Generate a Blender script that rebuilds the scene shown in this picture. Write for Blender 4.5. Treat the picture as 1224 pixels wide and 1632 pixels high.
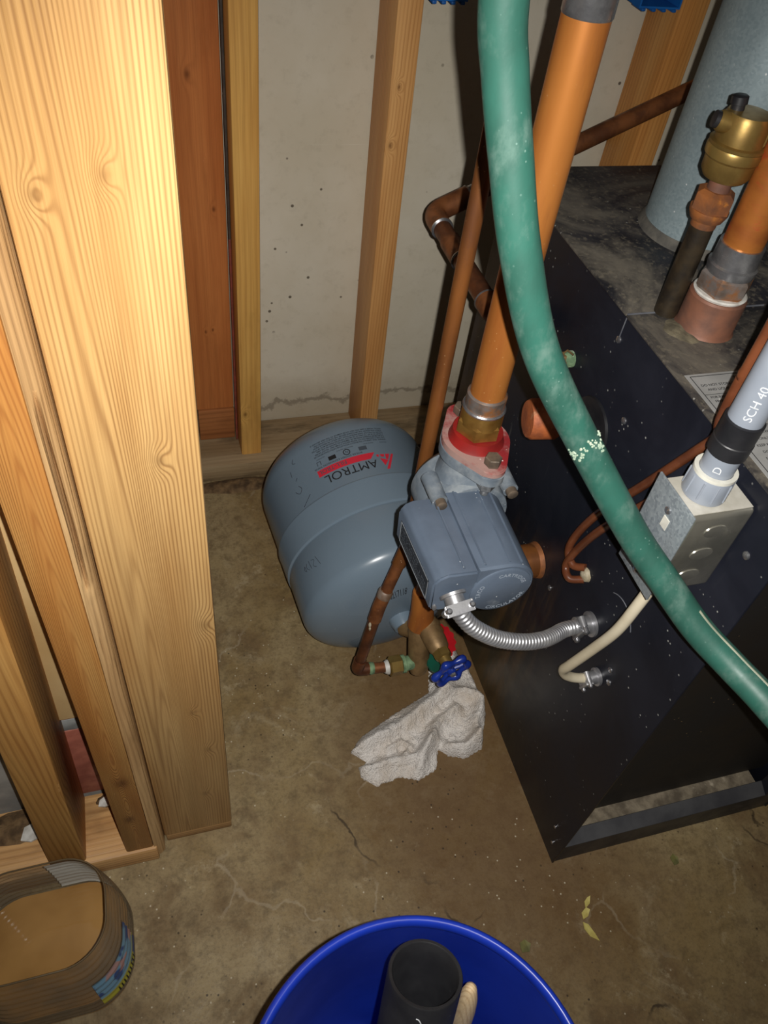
import bpy, bmesh, math, random
from mathutils import Vector, Matrix, noise
random.seed(7)
V = Vector
PI = math.pi
scene = bpy.context.scene
for o in list(bpy.data.objects):
    bpy.data.objects.remove(o, do_unlink=True)

# ------------------------------------------------------------------ camera
CAM = V((0.0, 0.0, 1.1))
RM = Matrix(((0.9580879, 0.1250466, -0.2577420),
             (-0.2649156, 0.7291516, -0.6309974),
             (0.1090289, 0.6728308, 0.7317181)))
cd = bpy.data.cameras.new('camera')
cam = bpy.data.objects.new('camera', cd)
scene.collection.objects.link(cam)
cam.matrix_world = Matrix.Translation(CAM) @ RM.to_4x4()
cd.sensor_fit = 'AUTO'
cd.sensor_width = 36.0
cd.lens = 1255.0 / 1632.0 * 36.0
cd.clip_start = 0.01
scene.camera = cam

# ------------------------------------------------------------------ light: the phone's flash beside the lens + faint room light
world = bpy.data.worlds.new('world')
scene.world = world
world.use_nodes = True
world.node_tree.nodes['Background'].inputs[0].default_value = (1.0, 0.86, 0.70, 1)
world.node_tree.nodes['Background'].inputs[1].default_value = 0.04
ld = bpy.data.lights.new('camera_flash', 'SPOT')
ld.energy = 37.0
ld.color = (1.0, 0.975, 0.93)
ld.spot_size = math.radians(106)
ld.spot_blend = 1.0
ld.shadow_soft_size = 0.003
flash = bpy.data.objects.new('camera_flash', ld)
scene.collection.objects.link(flash)
flash.rotation_euler = RM.to_euler()
flash.location = CAM + V((0.9581, -0.2649, 0.1090)) * 0.019 + V((0.125, 0.729, 0.673)) * 0.004

vs = scene.view_settings
vs.view_transform = 'Standard'
vs.look = 'None'
vs.exposure = 0.0
vs.gamma = 1.0
vs.use_curve_mapping = False

COL = scene.collection

# ------------------------------------------------------------------ node helpers
class NT:
    def __init__(self, name):
        self.m = bpy.data.materials.new(name)
        self.m.use_nodes = True
        self.t = self.m.node_tree
        self.b = self.t.nodes['Principled BSDF']
        self.out = self.t.nodes['Material Output']
        self._c = None
    def n(self, typ, **kw):
        nd = self.t.nodes.new(typ)
        for k, v in kw.items():
            setattr(nd, k, v)
        return nd
    def l(self, a, b):
        self.t.links.new(a, b)
    def put(self, sock, v):
        if isinstance(v, bpy.types.NodeSocket):
            self.l(v, sock)
        elif isinstance(v, (tuple, list)) and len(v) == 3 and sock.type == 'RGBA':
            sock.default_value = (*v, 1)
        else:
            sock.default_value = v
    @property
    def co(self):
        if self._c is None:
            self._c = self.n('ShaderNodeTexCoord').outputs['Object']
        return self._c
    def mapv(self, scale=(1, 1, 1), loc=(0, 0, 0), rot=(0, 0, 0), src=None):
        nd = self.n('ShaderNodeMapping')
        self.l(src or self.co, nd.inputs[0])
        nd.inputs['Location'].default_value = loc
        nd.inputs['Rotation'].default_value = rot
        nd.inputs['Scale'].default_value = scale
        return nd.outputs[0]
    def math(self, op, a, b=0.0, c=0.0, clamp=False):
        nd = self.n('ShaderNodeMath', operation=op, use_clamp=clamp)
        self.put(nd.inputs[0], a); self.put(nd.inputs[1], b); self.put(nd.inputs[2], c)
        return nd.outputs[0]
    def noise(self, scale, src=None, detail=4, rough=0.55, dist=0.0):
        nd = self.n('ShaderNodeTexNoise')
        self.l(src or self.co, nd.inputs['Vector'])
        nd.inputs['Scale'].default_value = scale
        nd.inputs['Detail'].default_value = detail
        nd.inputs['Roughness'].default_value = rough
        nd.inputs['Distortion'].default_value = dist
        return nd.outputs['Fac']
    def vor(self, scale, src=None, feature='F1', out='Distance', rnd=1.0):
        nd = self.n('ShaderNodeTexVoronoi', feature=feature)
        self.l(src or self.co, nd.inputs['Vector'])
        nd.inputs['Scale'].default_value = scale
        nd.inputs['Randomness'].default_value = rnd
        return nd.outputs[out]
    def rng(self, v, a, b, c=0.0, d=1.0, smooth=True):
        nd = self.n('ShaderNodeMapRange')
        nd.interpolation_type = 'SMOOTHSTEP' if smooth else 'LINEAR'
        self.l(v, nd.inputs[0])
        for i, x in enumerate((a, b, c, d)):
            nd.inputs[i + 1].default_value = x
        return nd.outputs[0]
    def mix(self, f, a, b, mode='MIX'):
        nd = self.n('ShaderNodeMix', data_type='RGBA', blend_type=mode)
        self.put(nd.inputs[0], f); self.put(nd.inputs[6], a); self.put(nd.inputs[7], b)
        return nd.outputs[2]
    def sep(self, src=None):
        nd = self.n('ShaderNodeSeparateXYZ')
        self.l(src or self.co, nd.inputs[0])
        return nd.outputs
    def bump(self, h, strength=0.3, dist=0.001):
        nd = self.n('ShaderNodeBump')
        nd.inputs['Strength'].default_value = strength
        nd.inputs['Distance'].default_value = dist
        self.l(h, nd.inputs['Height'])
        self.l(nd.outputs[0], self.b.inputs['Normal'])
    def fin(self, color=None, rough=None, metal=None, spec=None):
        if color is not None: self.put(self.b.inputs['Base Color'], color)
        if rough is not None: self.put(self.b.inputs['Roughness'], rough)
        if metal is not None: self.put(self.b.inputs['Metallic'], metal)
        if spec is not None: self.b.inputs['Specular IOR Level'].default_value = spec
        return self.m

def srgb(r, g, b):
    f = lambda c: ((c / 255 + 0.055) / 1.055) ** 2.4 if c > 10.3 else c / 255 / 12.92
    return (f(r), f(g), f(b))

def mottled(name, c1, c2, scale=20, rough=(0.4, 0.6), metal=0.0, c3=None, c3_th=(0.6, 0.7), c3_scale=None, c3_metal=None,
            specks=None, bump=0.0, bump_scale=None, spec=None, detail=5, stretch=(1, 1, 1), dist=0.001):
    """two tones mixed by noise, a third in patches, small specks of dust on top"""
    t = NT(name)
    src = t.mapv(stretch)
    n1 = t.noise(scale, src, detail)
    col = t.mix(t.rng(n1, 0.32, 0.68), c1, c2)
    rg = t.rng(n1, 0.3, 0.7, rough[0], rough[1])
    met = metal
    if c3 is not None:
        n3 = t.noise(c3_scale or scale * 0.5, t.mapv(stretch, (3.1, 1.7, 4.2)), 6, 0.65)
        f3 = t.rng(n3, *c3_th)
        col = t.mix(f3, col, c3)
        if c3_metal is not None:
            met = t.rng(f3, 0, 1, metal, c3_metal)
        rg = t.math('ADD', rg, t.math('MULTIPLY', f3, 0.25), clamp=True)
    if specks is not None:
        sc, ssc, th = specks
        v = t.vor(ssc)
        m = t.noise(ssc * 0.13, None, 3)
        f = t.math('MULTIPLY', t.rng(v, th, th * 0.5), t.rng(m, 0.5, 0.62))
        col = t.mix(f, col, sc)
    if bump:
        t.bump(t.noise(bump_scale or scale * 4, src, 4), bump, dist)
    return t.fin(col, rg, met, spec)

def wood(name, light, mid, dark, cen=(0, 0, 0), knots=(), freq=90, grain='Z', warp=0.035, lines=0.55, seed=0.0, cath=None, bump=0.35, dirt=0.0, rough=0.5, kcore=0.75):
    """lumber: growth lines along the grain, bent round knots; knots are (across, along, radius, strength) in world metres"""
    t = NT(name)
    rot = {'Z': (0, 0, 0), 'X': (0, PI / 2, 0), 'Y': (PI / 2, 0, 0)}[grain]
    p = t.mapv((1, 1, 1), (0, 0, 0), rot)
    x, y, z = t.sep(p)
    nw = t.noise(1.0, t.mapv((9, 9, 1.6), (seed, seed * 2, seed * 3), (0, 0, 0), p), 3, 0.5)
    u = t.math('ADD', x, t.math('MULTIPLY', y, 0.8))
    u = t.math('ADD', u, t.math('MULTIPLY', t.math('SUBTRACT', nw, 0.5), warp))
    if cath:                                   # a long cathedral figure: (across, half width, height per metre)
        dx = t.math('SUBTRACT', x, cath[0])
        q = t.math('DIVIDE', dx, cath[1]); q = t.math('MULTIPLY', q, q)
        e = t.math('POWER', 2.718, t.math('MULTIPLY', q, -1.0))
        u = t.math('ADD', u, t.math('MULTIPLY', e, t.math('MULTIPLY', z, cath[2])))
    core = None
    for (kx, kz, kr, ks) in knots:
        dx = t.math('DIVIDE', t.math('SUBTRACT', x, kx - cen[0]), kr)
        dz = t.math('DIVIDE', t.math('SUBTRACT', z, kz - cen[2]), kr * 1.7)
        q = t.math('ADD', t.math('MULTIPLY', dx, dx), t.math('MULTIPLY', dz, dz))
        e = t.math('POWER', 2.718, t.math('MULTIPLY', q, -0.55))
        u = t.math('ADD', u, t.math('MULTIPLY', e, ks))
        c = t.math('POWER', 2.718, t.math('MULTIPLY', q, -3.0))
        core = c if core is None else t.math('MAXIMUM', core, c)
    s = t.math('SINE', t.math('MULTIPLY', u, freq * 2 * PI))
    band = t.math('POWER', t.math('MULTIPLY_ADD', s, 0.5, 0.5), 2.6)
    fib = t.noise(1.0, t.mapv((700, 700, 9), (seed, 0, 0), (0, 0, 0), p), 3, 0.6)
    big = t.noise(1.0, t.mapv((26, 26, 3.2), (seed * 5, 1, 2), (0, 0, 0), p), 3, 0.5)
    amt = t.math('MULTIPLY', band, t.rng(t.noise(1.0, t.mapv((30, 30, 4), (2, seed, 1), (0, 0, 0), p), 2), 0.3, 0.7, lines * 0.35, lines))
    col = t.mix(t.rng(big, 0.3, 0.7), light, mid)
    col = t.mix(amt, col, dark)
    col = t.mix(t.rng(fib, 0.35, 0.75, 0, 0.28), col, dark)
    if core is not None:
        col = t.mix(t.math('MULTIPLY', core, kcore), col, tuple(c * 0.45 for c in dark))
    # pale rubbed spots and scuffs
    sc = t.noise(1.0, t.mapv((150, 150, 55), (4, seed, 9), (0, 0, 0), p), 4, 0.7)
    scm = t.noise(9.0, p, 2)
    col = t.mix(t.math('MULTIPLY', t.rng(sc, 0.68, 0.76), t.rng(scm, 0.5, 0.62, 0, 0.55)), col, tuple(min(1, c * 1.25 + 0.06) for c in light))
    if dirt:
        dn = t.noise(1.0, t.mapv((14, 14, 5), (7, 3, seed), (0, 0, 0), p), 5, 0.7)
        col = t.mix(t.rng(dn, 0.5, 0.72, 0, dirt), col, tuple(c * 0.25 for c in mid))
    h = t.math('ADD', t.math('MULTIPLY', band, -0.6), fib)
    t.bump(h, bump, 0.0006)
    return t.fin(col, rough, 0.0, 0.35)

# ------------------------------------------------------------------ mesh helpers
def newbm():
    return bmesh.new()

def frame(axis, hint=None):
    a = V(axis).normalized()
    h = V(hint) if hint is not None else (V((0, 0, 1)) if abs(a.z) < 0.9 else V((1, 0, 0)))
    e = h.cross(a)
    if e.length < 1e-6:
        e = V((0, 1, 0)).cross(a)
    e.normalize()
    return a, e, a.cross(e)

def add_box(bm, lo, hi, bev=0.0, seg=2, mat4=None):
    r = bmesh.ops.create_cube(bm, size=1.0)
    vs_ = r['verts']
    c = [(lo[i] + hi[i]) / 2 for i in range(3)]
    s = [hi[i] - lo[i] for i in range(3)]
    for v in vs_:
        v.co = V((c[0] + v.co.x * s[0], c[1] + v.co.y * s[1], c[2] + v.co.z * s[2]))
        if mat4 is not None:
            v.co = mat4 @ v.co
    if bev:
        es = list({e for v in vs_ for e in v.link_edges})
        bmesh.ops.bevel(bm, geom=es, offset=bev, segments=seg, affect='EDGES', profile=0.5)
    return bm

def add_lathe(bm, prof, org, axis, seg=24, hint=None, phase=0.0, caps=True, squash=None):
    """prof = [(t, r)] along the axis"""
    a, e, g = frame(axis, hint)
    o = V(org)
    rings = []
    for (t, r) in prof:
        if r < 1e-6:
            rings.append([bm.verts.new(o + a * t)])
        else:
            rr = []
            for k in range(seg):
                th = 2 * PI * k / seg + phase
                cx, cy = math.cos(th) * r, math.sin(th) * r
                if squash: cx *= squash[0]; cy *= squash[1]
                rr.append(bm.verts.new(o + a * t + e * cx + g * cy))
            rings.append(rr)
    for A, B in zip(rings, rings[1:]):
        if len(A) == 1 and len(B) == 1:
            continue
        if len(A) == 1:
            for k in range(seg): bm.faces.new((A[0], B[(k + 1) % seg], B[k]))
        elif len(B) == 1:
            for k in range(seg): bm.faces.new((A[k], A[(k + 1) % seg], B[0]))
        else:
            for k in range(seg): bm.faces.new((A[k], A[(k + 1) % seg], B[(k + 1) % seg], B[k]))
    if caps:
        if len(rings[0]) > 2: bm.faces.new(list(reversed(rings[0])))
        if len(rings[-1]) > 2: bm.faces.new(rings[-1])
    return bm

def fillet(pts, rad, n=6):
    pts = [V(p) for p in pts]
    out = [pts[0]]
    for i in range(1, len(pts) - 1):
        p0, p, p1 = pts[i - 1], pts[i], pts[i + 1]
        r = rad[i - 1] if isinstance(rad, (list, tuple)) else rad
        d0, d1 = (p0 - p), (p1 - p)
        l = min(r, d0.length * 0.48, d1.length * 0.48)
        A, B = p + d0.normalized() * l, p + d1.normalized() * l
        for k in range(n + 1):
            t = k / n
            out.append(A * (1 - t) ** 2 + p * 2 * t * (1 - t) + B * t * t)
    out.append(pts[-1])
    return out

def catmull(pts, n=8):
    P = [V(p) for p in pts]
    P = [P[0] * 2 - P[1]] + P + [P[-1] * 2 - P[-2]]
    out = []
    for i in range(1, len(P) - 2):
        a, b, c, d = P[i - 1], P[i], P[i + 1], P[i + 2]
        for k in range(n):
            t = k / n
            out.append(0.5 * ((2 * b) + (c - a) * t + (2 * a - 5 * b + 4 * c - d) * t * t + (3 * b - a - 3 * c + d) * t ** 3))
    out.append(P[-2].copy())
    return out

def resample(pts, step):
    out = [pts[0].copy()]; acc = 0.0
    for a, b in zip(pts, pts[1:]):
        L = (b - a).length
        if L < 1e-9: continue
        pos = step - acc
        while pos <= L:
            out.append(a + (b - a) * (pos / L)); pos += step
        acc = L - (pos - step)
    return out

def add_tube(bm, pts, r, seg=16, caps=True):
    pts = [V(p) for p in pts]
    n = len(pts)
    T = [(pts[min(i + 1, n - 1)] - pts[max(i - 1, 0)]).normalized() for i in range(n)]
    a, e, g = frame(T[0])
    rings = []
    for i in range(n):
        if i:
            q = T[i - 1].rotation_difference(T[i])
            e = q @ e
        e = (e - T[i] * e.dot(T[i])).normalized()
        g = T[i].cross(e)
        rr = r[i] if isinstance(r, (list, tuple)) else r
        rings.append([bm.verts.new(pts[i] + e * math.cos(2 * PI * k / seg) * rr + g * math.sin(2 * PI * k / seg) * rr) for k in range(seg)])
    for A, B in zip(rings, rings[1:]):
        for k in range(seg):
            bm.faces.new((A[k], A[(k + 1) % seg], B[(k + 1) % seg], B[k]))
    if caps:
        bm.faces.new(list(reversed(rings[0]))); bm.faces.new(rings[-1])
    return bm

def add_prism(bm, poly, z0, z1, fn=None):
    """closed outline extruded from z0 to z1, optionally mapped by fn(x, y, z) -> Vector"""
    fn = fn or (lambda x, y, z: V((x, y, z)))
    A = [bm.verts.new(fn(x, y, z0)) for x, y in poly]
    B = [bm.verts.new(fn(x, y, z1)) for x, y in poly]
    n = len(poly)
    bm.faces.new(list(reversed(A))); bm.faces.new(B)
    for k in range(n):
        bm.faces.new((A[k], A[(k + 1) % n], B[(k + 1) % n], B[k]))
    return bm

def obj(name, bm, mat, parent=None, smooth=35, label=None, fixn=True):
    if fixn:
        bmesh.ops.recalc_face_normals(bm, faces=bm.faces[:])
    lo = V((1e9,) * 3); hi = V((-1e9,) * 3)
    for v in bm.verts:
        for i in range(3):
            lo[i] = min(lo[i], v.co[i]); hi[i] = max(hi[i], v.co[i])
    c = (lo + hi) / 2
    bmesh.ops.translate(bm, verts=bm.verts[:], vec=-c)
    me = bpy.data.meshes.new(name)
    bm.to_mesh(me); bm.free()
    me.materials.append(mat)
    if smooth:
        for p in me.polygons: p.use_smooth = True
        me.set_sharp_from_angle(angle=math.radians(smooth))
    o = bpy.data.objects.new(name, me)
    COL.objects.link(o)
    o.location = c
    if parent is not None:
        o.parent = parent
        w = V((0, 0, 0)); p = parent
        while p is not None:
            w += p.location; p = p.parent
        o.location = c - w
    if label: o['label'] = label
    return o

def thing(name, label, cat, loc, group=None):
    o = bpy.data.objects.new(name, None)
    o.empty_display_size = 0.02
    COL.objects.link(o)
    o.location = loc
    return tag(o, label, cat, group)

def tag(o, label, cat, group=None, kind=None):
    o['label'] = label; o['category'] = cat
    if group: o['group'] = group
    if kind: o['kind'] = kind
    return o

def struct(o, label=None, cat=None):
    o['kind'] = 'structure'
    if label: o['label'] = label
    if cat: o['category'] = cat
    return o

_fc = {}
def text_geo(s, size, space=1.0, res=3, bold=0.0):
    """vertices and faces of lettering in the xy plane, baseline at 0, starting at x = 0"""
    cu = bpy.data.curves.new('t', 'FONT')
    cu.body = s; cu.size = size; cu.resolution_u = res; cu.space_character = space; cu.offset = bold
    ob = bpy.data.objects.new('t', cu)
    COL.objects.link(ob)
    dg = bpy.context.evaluated_depsgraph_get()
    me = ob.evaluated_get(dg).to_mesh()
    vs_ = [v.co.copy() for v in me.vertices]
    fs = [tuple(p.vertices) for p in me.polygons]
    bpy.data.objects.remove(ob, do_unlink=True)
    bpy.data.curves.remove(cu)
    return vs_, fs

def add_text(bm, s, size, fn, fit=None, space=1.0, bold=0.0, h=0.0003, res=3):
    """lettering mapped by fn(x, y, height) -> Vector; fit = total width"""
    vs_, fs = text_geo(s, size, space, res, bold)
    if not vs_: return
    x0 = min(v.x for v in vs_); x1 = max(v.x for v in vs_)
    k = fit / (x1 - x0) if fit else 1.0
    B = [bm.verts.new(fn((v.x - x0) * k, v.y, h)) for v in vs_]
    for f in fs:
        try: bm.faces.new([B[i] for i in f])
        except ValueError: pass

# ------------------------------------------------------------------ materials
def mat_floor():
    t = NT('concrete_floor')
    p = t.mapv()
    w = t.noise(5.0, p, 4, 0.6)
    n1 = t.noise(3.2, p, 7, 0.62, 0.6)
    n2 = t.noise(14.0, p, 6, 0.65, 0.4)
    n3 = t.noise(70.0, p, 5, 0.7)
    col = t.mix(t.rng(n1, 0.34, 0.66), srgb(132, 110, 72), srgb(158, 140, 104))
    col = t.mix(t.rng(n2, 0.42, 0.72, 0, 0.75), col, srgb(104, 80, 52))
    col = t.mix(t.rng(t.noise(8.0, t.mapv((1, 1, 1), (3, 5, 0)), 6, 0.7, 1.0), 0.56, 0.70, 0, 0.65), col, srgb(164, 148, 116))
    col = t.mix(t.rng(n3, 0.42, 0.72, 0, 0.55), col, srgb(88, 72, 48))
    col = t.mix(t.rng(t.noise(240.0, p, 3, 0.7), 0.45, 0.75, 0, 0.4), col, srgb(84, 70, 48))
    col = t.mix(t.rng(t.noise(26.0, t.mapv((1, 1, 1), (8, 1, 0)), 6, 0.75), 0.58, 0.70, 0, 0.5), col, srgb(176, 160, 128))
    # rust-brown damp stain between tank and boiler
    x, y, z = t.sep(t.n('ShaderNodeNewGeometry').outputs['Position'])
    dx = t.math('DIVIDE', t.math('SUBTRACT', x, 0.40), 0.20); dy = t.math('DIVIDE', t.math('SUBTRACT', y, 0.44), 0.30)
    q = t.math('ADD', t.math('MULTIPLY', dx, dx), t.math('MULTIPLY', dy, dy))
    q = t.math('ADD', q, t.math('MULTIPLY', t.math('SUBTRACT', n2, 0.5), 2.2))
    stain = t.rng(q, 1.7, 0.25, 0, 0.72)
    col = t.mix(stain, col, srgb(96, 68, 38))
    # hairline cracks with pale efflorescence
    wv = t.n('ShaderNodeVectorMath', operation='ADD')
    nz = t.n('ShaderNodeTexNoise'); t.l(p, nz.inputs['Vector']); nz.inputs['Scale'].default_value = 9.0; nz.inputs['Detail'].default_value = 6
    sc = t.n('ShaderNodeVectorMath', operation='SCALE'); t.l(nz.outputs['Color'], sc.inputs[0]); sc.inputs['Scale'].default_value = 0.14
    t.l(p, wv.inputs[0]); t.l(sc.outputs[0], wv.inputs[1])
    cr = t.vor(3.6, wv.outputs[0], 'DISTANCE_TO_EDGE')
    line = t.math('MULTIPLY', t.rng(cr, 0.010, 0.002), t.rng(t.noise(6.0, t.mapv((1, 1, 1), (9, 2, 0)), 3), 0.52, 0.62))
    col = t.mix(t.math('MULTIPLY', line, 0.22), col, srgb(196, 184, 160))
    dk = t.math('MULTIPLY', t.rng(t.vor(2.3, wv.outputs[0], 'DISTANCE_TO_EDGE'), 0.007, 0.0015), t.rng(t.noise(5.0, t.mapv((1, 1, 1), (1, 7, 0)), 3), 0.56, 0.64))
    col = t.mix(t.math('MULTIPLY', dk, 0.8), col, srgb(50, 38, 24))
    # dark specks, pale specks
    v = t.vor(85.0, p)
    col = t.mix(t.math('MULTIPLY', t.rng(v, 0.16, 0.07), t.rng(t.noise(8.0, t.mapv((1, 1, 1), (5, 1, 0)), 2), 0.5, 0.6, 0, 0.85)), col, srgb(48, 38, 26))
    v2 = t.vor(75.0, t.mapv((1, 1, 1), (2.3, 4.4, 0)))
    col = t.mix(t.math('MULTIPLY', t.rng(v2, 0.11, 0.05), t.rng(w, 0.48, 0.56, 0, 0.8)), col, srgb(205, 195, 170))
    t.bump(t.math('ADD', n3, t.math('MULTIPLY', n2, 2.0)), 0.35, 0.0015)
    rg = t.rng(n2, 0.3, 0.7, 0.42, 0.72)
    return t.fin(col, rg, 0.0, 0.4)

def mat_wall():
    t = NT('painted_concrete_wall')
    n1 = t.noise(4.0, None, 5, 0.6)
    n2 = t.noise(60.0, None, 5, 0.65)
    x, y, z = t.sep(t.n('ShaderNodeNewGeometry').outputs['Position'])
    col = t.mix(t.rng(n1, 0.3, 0.7), srgb(204, 194, 172), srgb(216, 208, 190))
    col = t.mix(t.rng(n2, 0.5, 0.8, 0, 0.35), col, srgb(172, 162, 140))
    # small dark pits
    v = t.vor(34.0)
    col = t.mix(t.math('MULTIPLY', t.rng(v, 0.115, 0.07), t.rng(t.noise(10.0, None, 2), 0.5, 0.58, 0, 0.85)), col, srgb(70, 58, 44))
    # pale horizontal trowel scratches
    s = t.noise(1.0, t.mapv((3.5, 3.5, 260), (1, 0, 2)), 3, 0.6)
    col = t.mix(t.math('MULTIPLY', t.rng(s, 0.70, 0.78), t.rng(t.noise(5.0, t.mapv((1, 1, 1), (6, 0, 3)), 2), 0.5, 0.62, 0, 0.6)), col, srgb(225, 220, 208))
    # dirt and mineral bloom near the floor (a tide mark)
    e = t.math('ADD', z, t.math('MULTIPLY', t.math('SUBTRACT', t.noise(11.0, None, 5, 0.7), 0.5), 0.10))
    col = t.mix(t.rng(e, 0.16, 0.05, 0, 0.5), col, srgb(150, 132, 104))
    ln = t.math('MULTIPLY', t.rng(t.math('ABSOLUTE', t.math('SUBTRACT', e, 0.075)), 0.008, 0.002), 0.45)
    col = t.mix(ln, col, srgb(74, 60, 42))
    t.bump(n2, 0.25, 0.001)
    return t.fin(col, 0.7, 0.0, 0.3)

M_floor = mat_floor()
M_wall = mat_wall()
M_foundation = mottled('grey_foundation_concrete', srgb(168, 166, 160), srgb(134, 132, 128), 18, (0.6, 0.8), bump=0.4, bump_scale=50)
M_redpaint = mottled('red_painted_masonry', srgb(168, 100, 82), srgb(140, 78, 62), 40, (0.5, 0.7), c3=srgb(196, 170, 150), c3_th=(0.6, 0.72), c3_scale=12, bump=0.5, bump_scale=40)
M_greypaint = mottled('grey_painted_masonry', srgb(150, 152, 150), srgb(120, 122, 120), 40, (0.5, 0.7), bump=0.4)
M_dirt = mottled('loose_dirt', srgb(120, 94, 62), srgb(72, 54, 34), 60, (0.8, 0.95), bump=0.9, bump_scale=90, dist=0.003)
M_flake = mottled('white_paint_flake', srgb(214, 212, 206), srgb(176, 172, 164), 80, (0.5, 0.7), bump=0.3)
M_ply = mottled('plywood_sheet', srgb(226, 194, 140), srgb(204, 168, 112), 7, (0.5, 0.6), c3=srgb(178, 138, 84), c3_th=(0.62, 0.7), c3_scale=22, bump=0.15, stretch=(1.5, 1, 0.7))

M_copper = mottled('bright_copper', srgb(200, 128, 62), srgb(168, 98, 44), 26, (0.34, 0.5), 0.45, c3=srgb(140, 84, 44), c3_th=(0.5, 0.78), c3_scale=40, specks=(srgb(206, 150, 92), 170, 0.14), bump=0.10, stretch=(1, 1, 0.18))
M_copper_dull = mottled('tarnished_copper', srgb(150, 94, 56), srgb(104, 62, 38), 40, (0.38, 0.52), 0.45, c3=srgb(92, 70, 52), c3_th=(0.55, 0.72), specks=(srgb(190, 150, 120), 120, 0.10), bump=0.08)
M_copper_dark = mottled('dark_brown_copper', srgb(116, 70, 44), srgb(80, 48, 32), 40, (0.35, 0.5), 0.5, c3=srgb(150, 92, 58), c3_th=(0.58, 0.72), bump=0.08)
M_copper_warm = mottled('warm_brown_copper', srgb(150, 94, 48), srgb(112, 68, 36), 34, (0.36, 0.5), 0.45, c3=srgb(96, 58, 34), c3_th=(0.52, 0.74), c3_scale=30, specks=(srgb(190, 150, 110), 150, 0.12), bump=0.08, stretch=(1, 1, 0.25))
M_solder = mottled('bright_solder', srgb(190, 190, 192), srgb(130, 130, 134), 60, (0.25, 0.4), 0.85, bump=0.15, c3=srgb(90, 84, 80), c3_th=(0.6, 0.75))
M_soldered = mottled('tinned_fitting', srgb(150, 142, 138), srgb(112, 96, 84), 50, (0.3, 0.45), 0.6, c3=srgb(160, 106, 62), c3_th=(0.46, 0.60), c3_scale=30, bump=0.15)
M_brass = mottled('brass', srgb(166, 138, 78), srgb(128, 102, 54), 30, (0.3, 0.45), 0.7, c3=srgb(104, 78, 40), c3_th=(0.58, 0.76), bump=0.08)
M_brass_dull = mottled('dull_stained_brass', srgb(150, 122, 84), srgb(112, 88, 58), 45, (0.45, 0.6), 0.5, c3=srgb(196, 186, 158), c3_th=(0.62, 0.74), bump=0.2)
M_brass_hex = mottled('hot_brass_fitting', srgb(178, 136, 70), srgb(136, 98, 46), 40, (0.28, 0.42), 0.7, c3=srgb(120, 150, 110), c3_th=(0.68, 0.74), bump=0.1)
M_verdigris = mottled('green_verdigris', srgb(122, 150, 112), srgb(80, 104, 76), 90, (0.7, 0.9), c3=srgb(210, 214, 196), c3_th=(0.58, 0.68), bump=0.9, bump_scale=150, dist=0.002)
M_rust = mottled('rusted_iron', srgb(152, 92, 46), srgb(98, 62, 40), 40, (0.55, 0.75), 0.2, c3=srgb(190, 120, 40), c3_th=(0.6, 0.72), bump=0.35)
M_rustbrown = mottled('rust_brown_coupling', srgb(132, 88, 68), srgb(98, 68, 56), 36, (0.5, 0.7), 0.2, c3=srgb(146, 74, 44), c3_th=(0.6, 0.74), bump=0.2)
M_rustplug = mottled('rusty_copper_plug', srgb(188, 104, 58), srgb(140, 76, 46), 50, (0.5, 0.7), 0.2, c3=srgb(200, 178, 144), c3_th=(0.56, 0.68), bump=0.4)
M_blackiron = mottled('black_iron_pipe', srgb(66, 56, 42), srgb(40, 34, 28), 60, (0.35, 0.5), 0.4, c3=srgb(96, 82, 58), c3_th=(0.6, 0.75), bump=0.15)

def mat_galv(name, a, b, rough):
    t = NT(name)
    v = t.n('ShaderNodeTexVoronoi'); t.l(t.co, v.inputs['Vector']); v.inputs['Scale'].default_value = 420
    s = t.sep(v.outputs['Color'])
    n = t.noise(9.0, t.mapv((1, 1, 0.5)), 4)
    col = t.mix(t.rng(s[0], 0, 1, 0, 1, False), a, b)
    col = t.mix(t.rng(n, 0.45, 0.7, 0, 0.5), col, tuple(c * 0.6 for c in a))
    v2 = t.vor(80.0)
    col = t.mix(t.math('MULTIPLY', t.rng(v2, 0.10, 0.05), t.rng(t.noise(12.0), 0.5, 0.6, 0, 0.8)), col, srgb(220, 222, 222))
    return t.fin(col, t.rng(s[1], 0, 1, rough - 0.04, rough + 0.06, False), 0.3)
M_galv = mat_galv('galvanized_flue', srgb(134, 150, 155), srgb(150, 165, 169), 0.48)
M_zinc = mat_galv('zinc_plate', srgb(150, 158, 162), srgb(120, 128, 134), 0.36)
M_chrome = mottled('shiny_zinc_screw', srgb(205, 205, 208), srgb(160, 160, 165), 90, (0.2, 0.3), 0.9)
M_castzinc = mottled('cast_zinc', srgb(190, 190, 192), srgb(150, 150, 154), 60, (0.3, 0.42), 0.75, bump=0.1)
M_boxsteel = mottled('bright_steel_box', srgb(190, 186, 172), srgb(140, 138, 128), 14, (0.2, 0.3), 0.8, c3=srgb(210, 204, 186), c3_th=(0.6, 0.75))
M_boxtop = mottled('pale_steel_top', srgb(206, 202, 192), srgb(176, 172, 160), 40, (0.5, 0.65), 0.2, bump=0.1)

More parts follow.
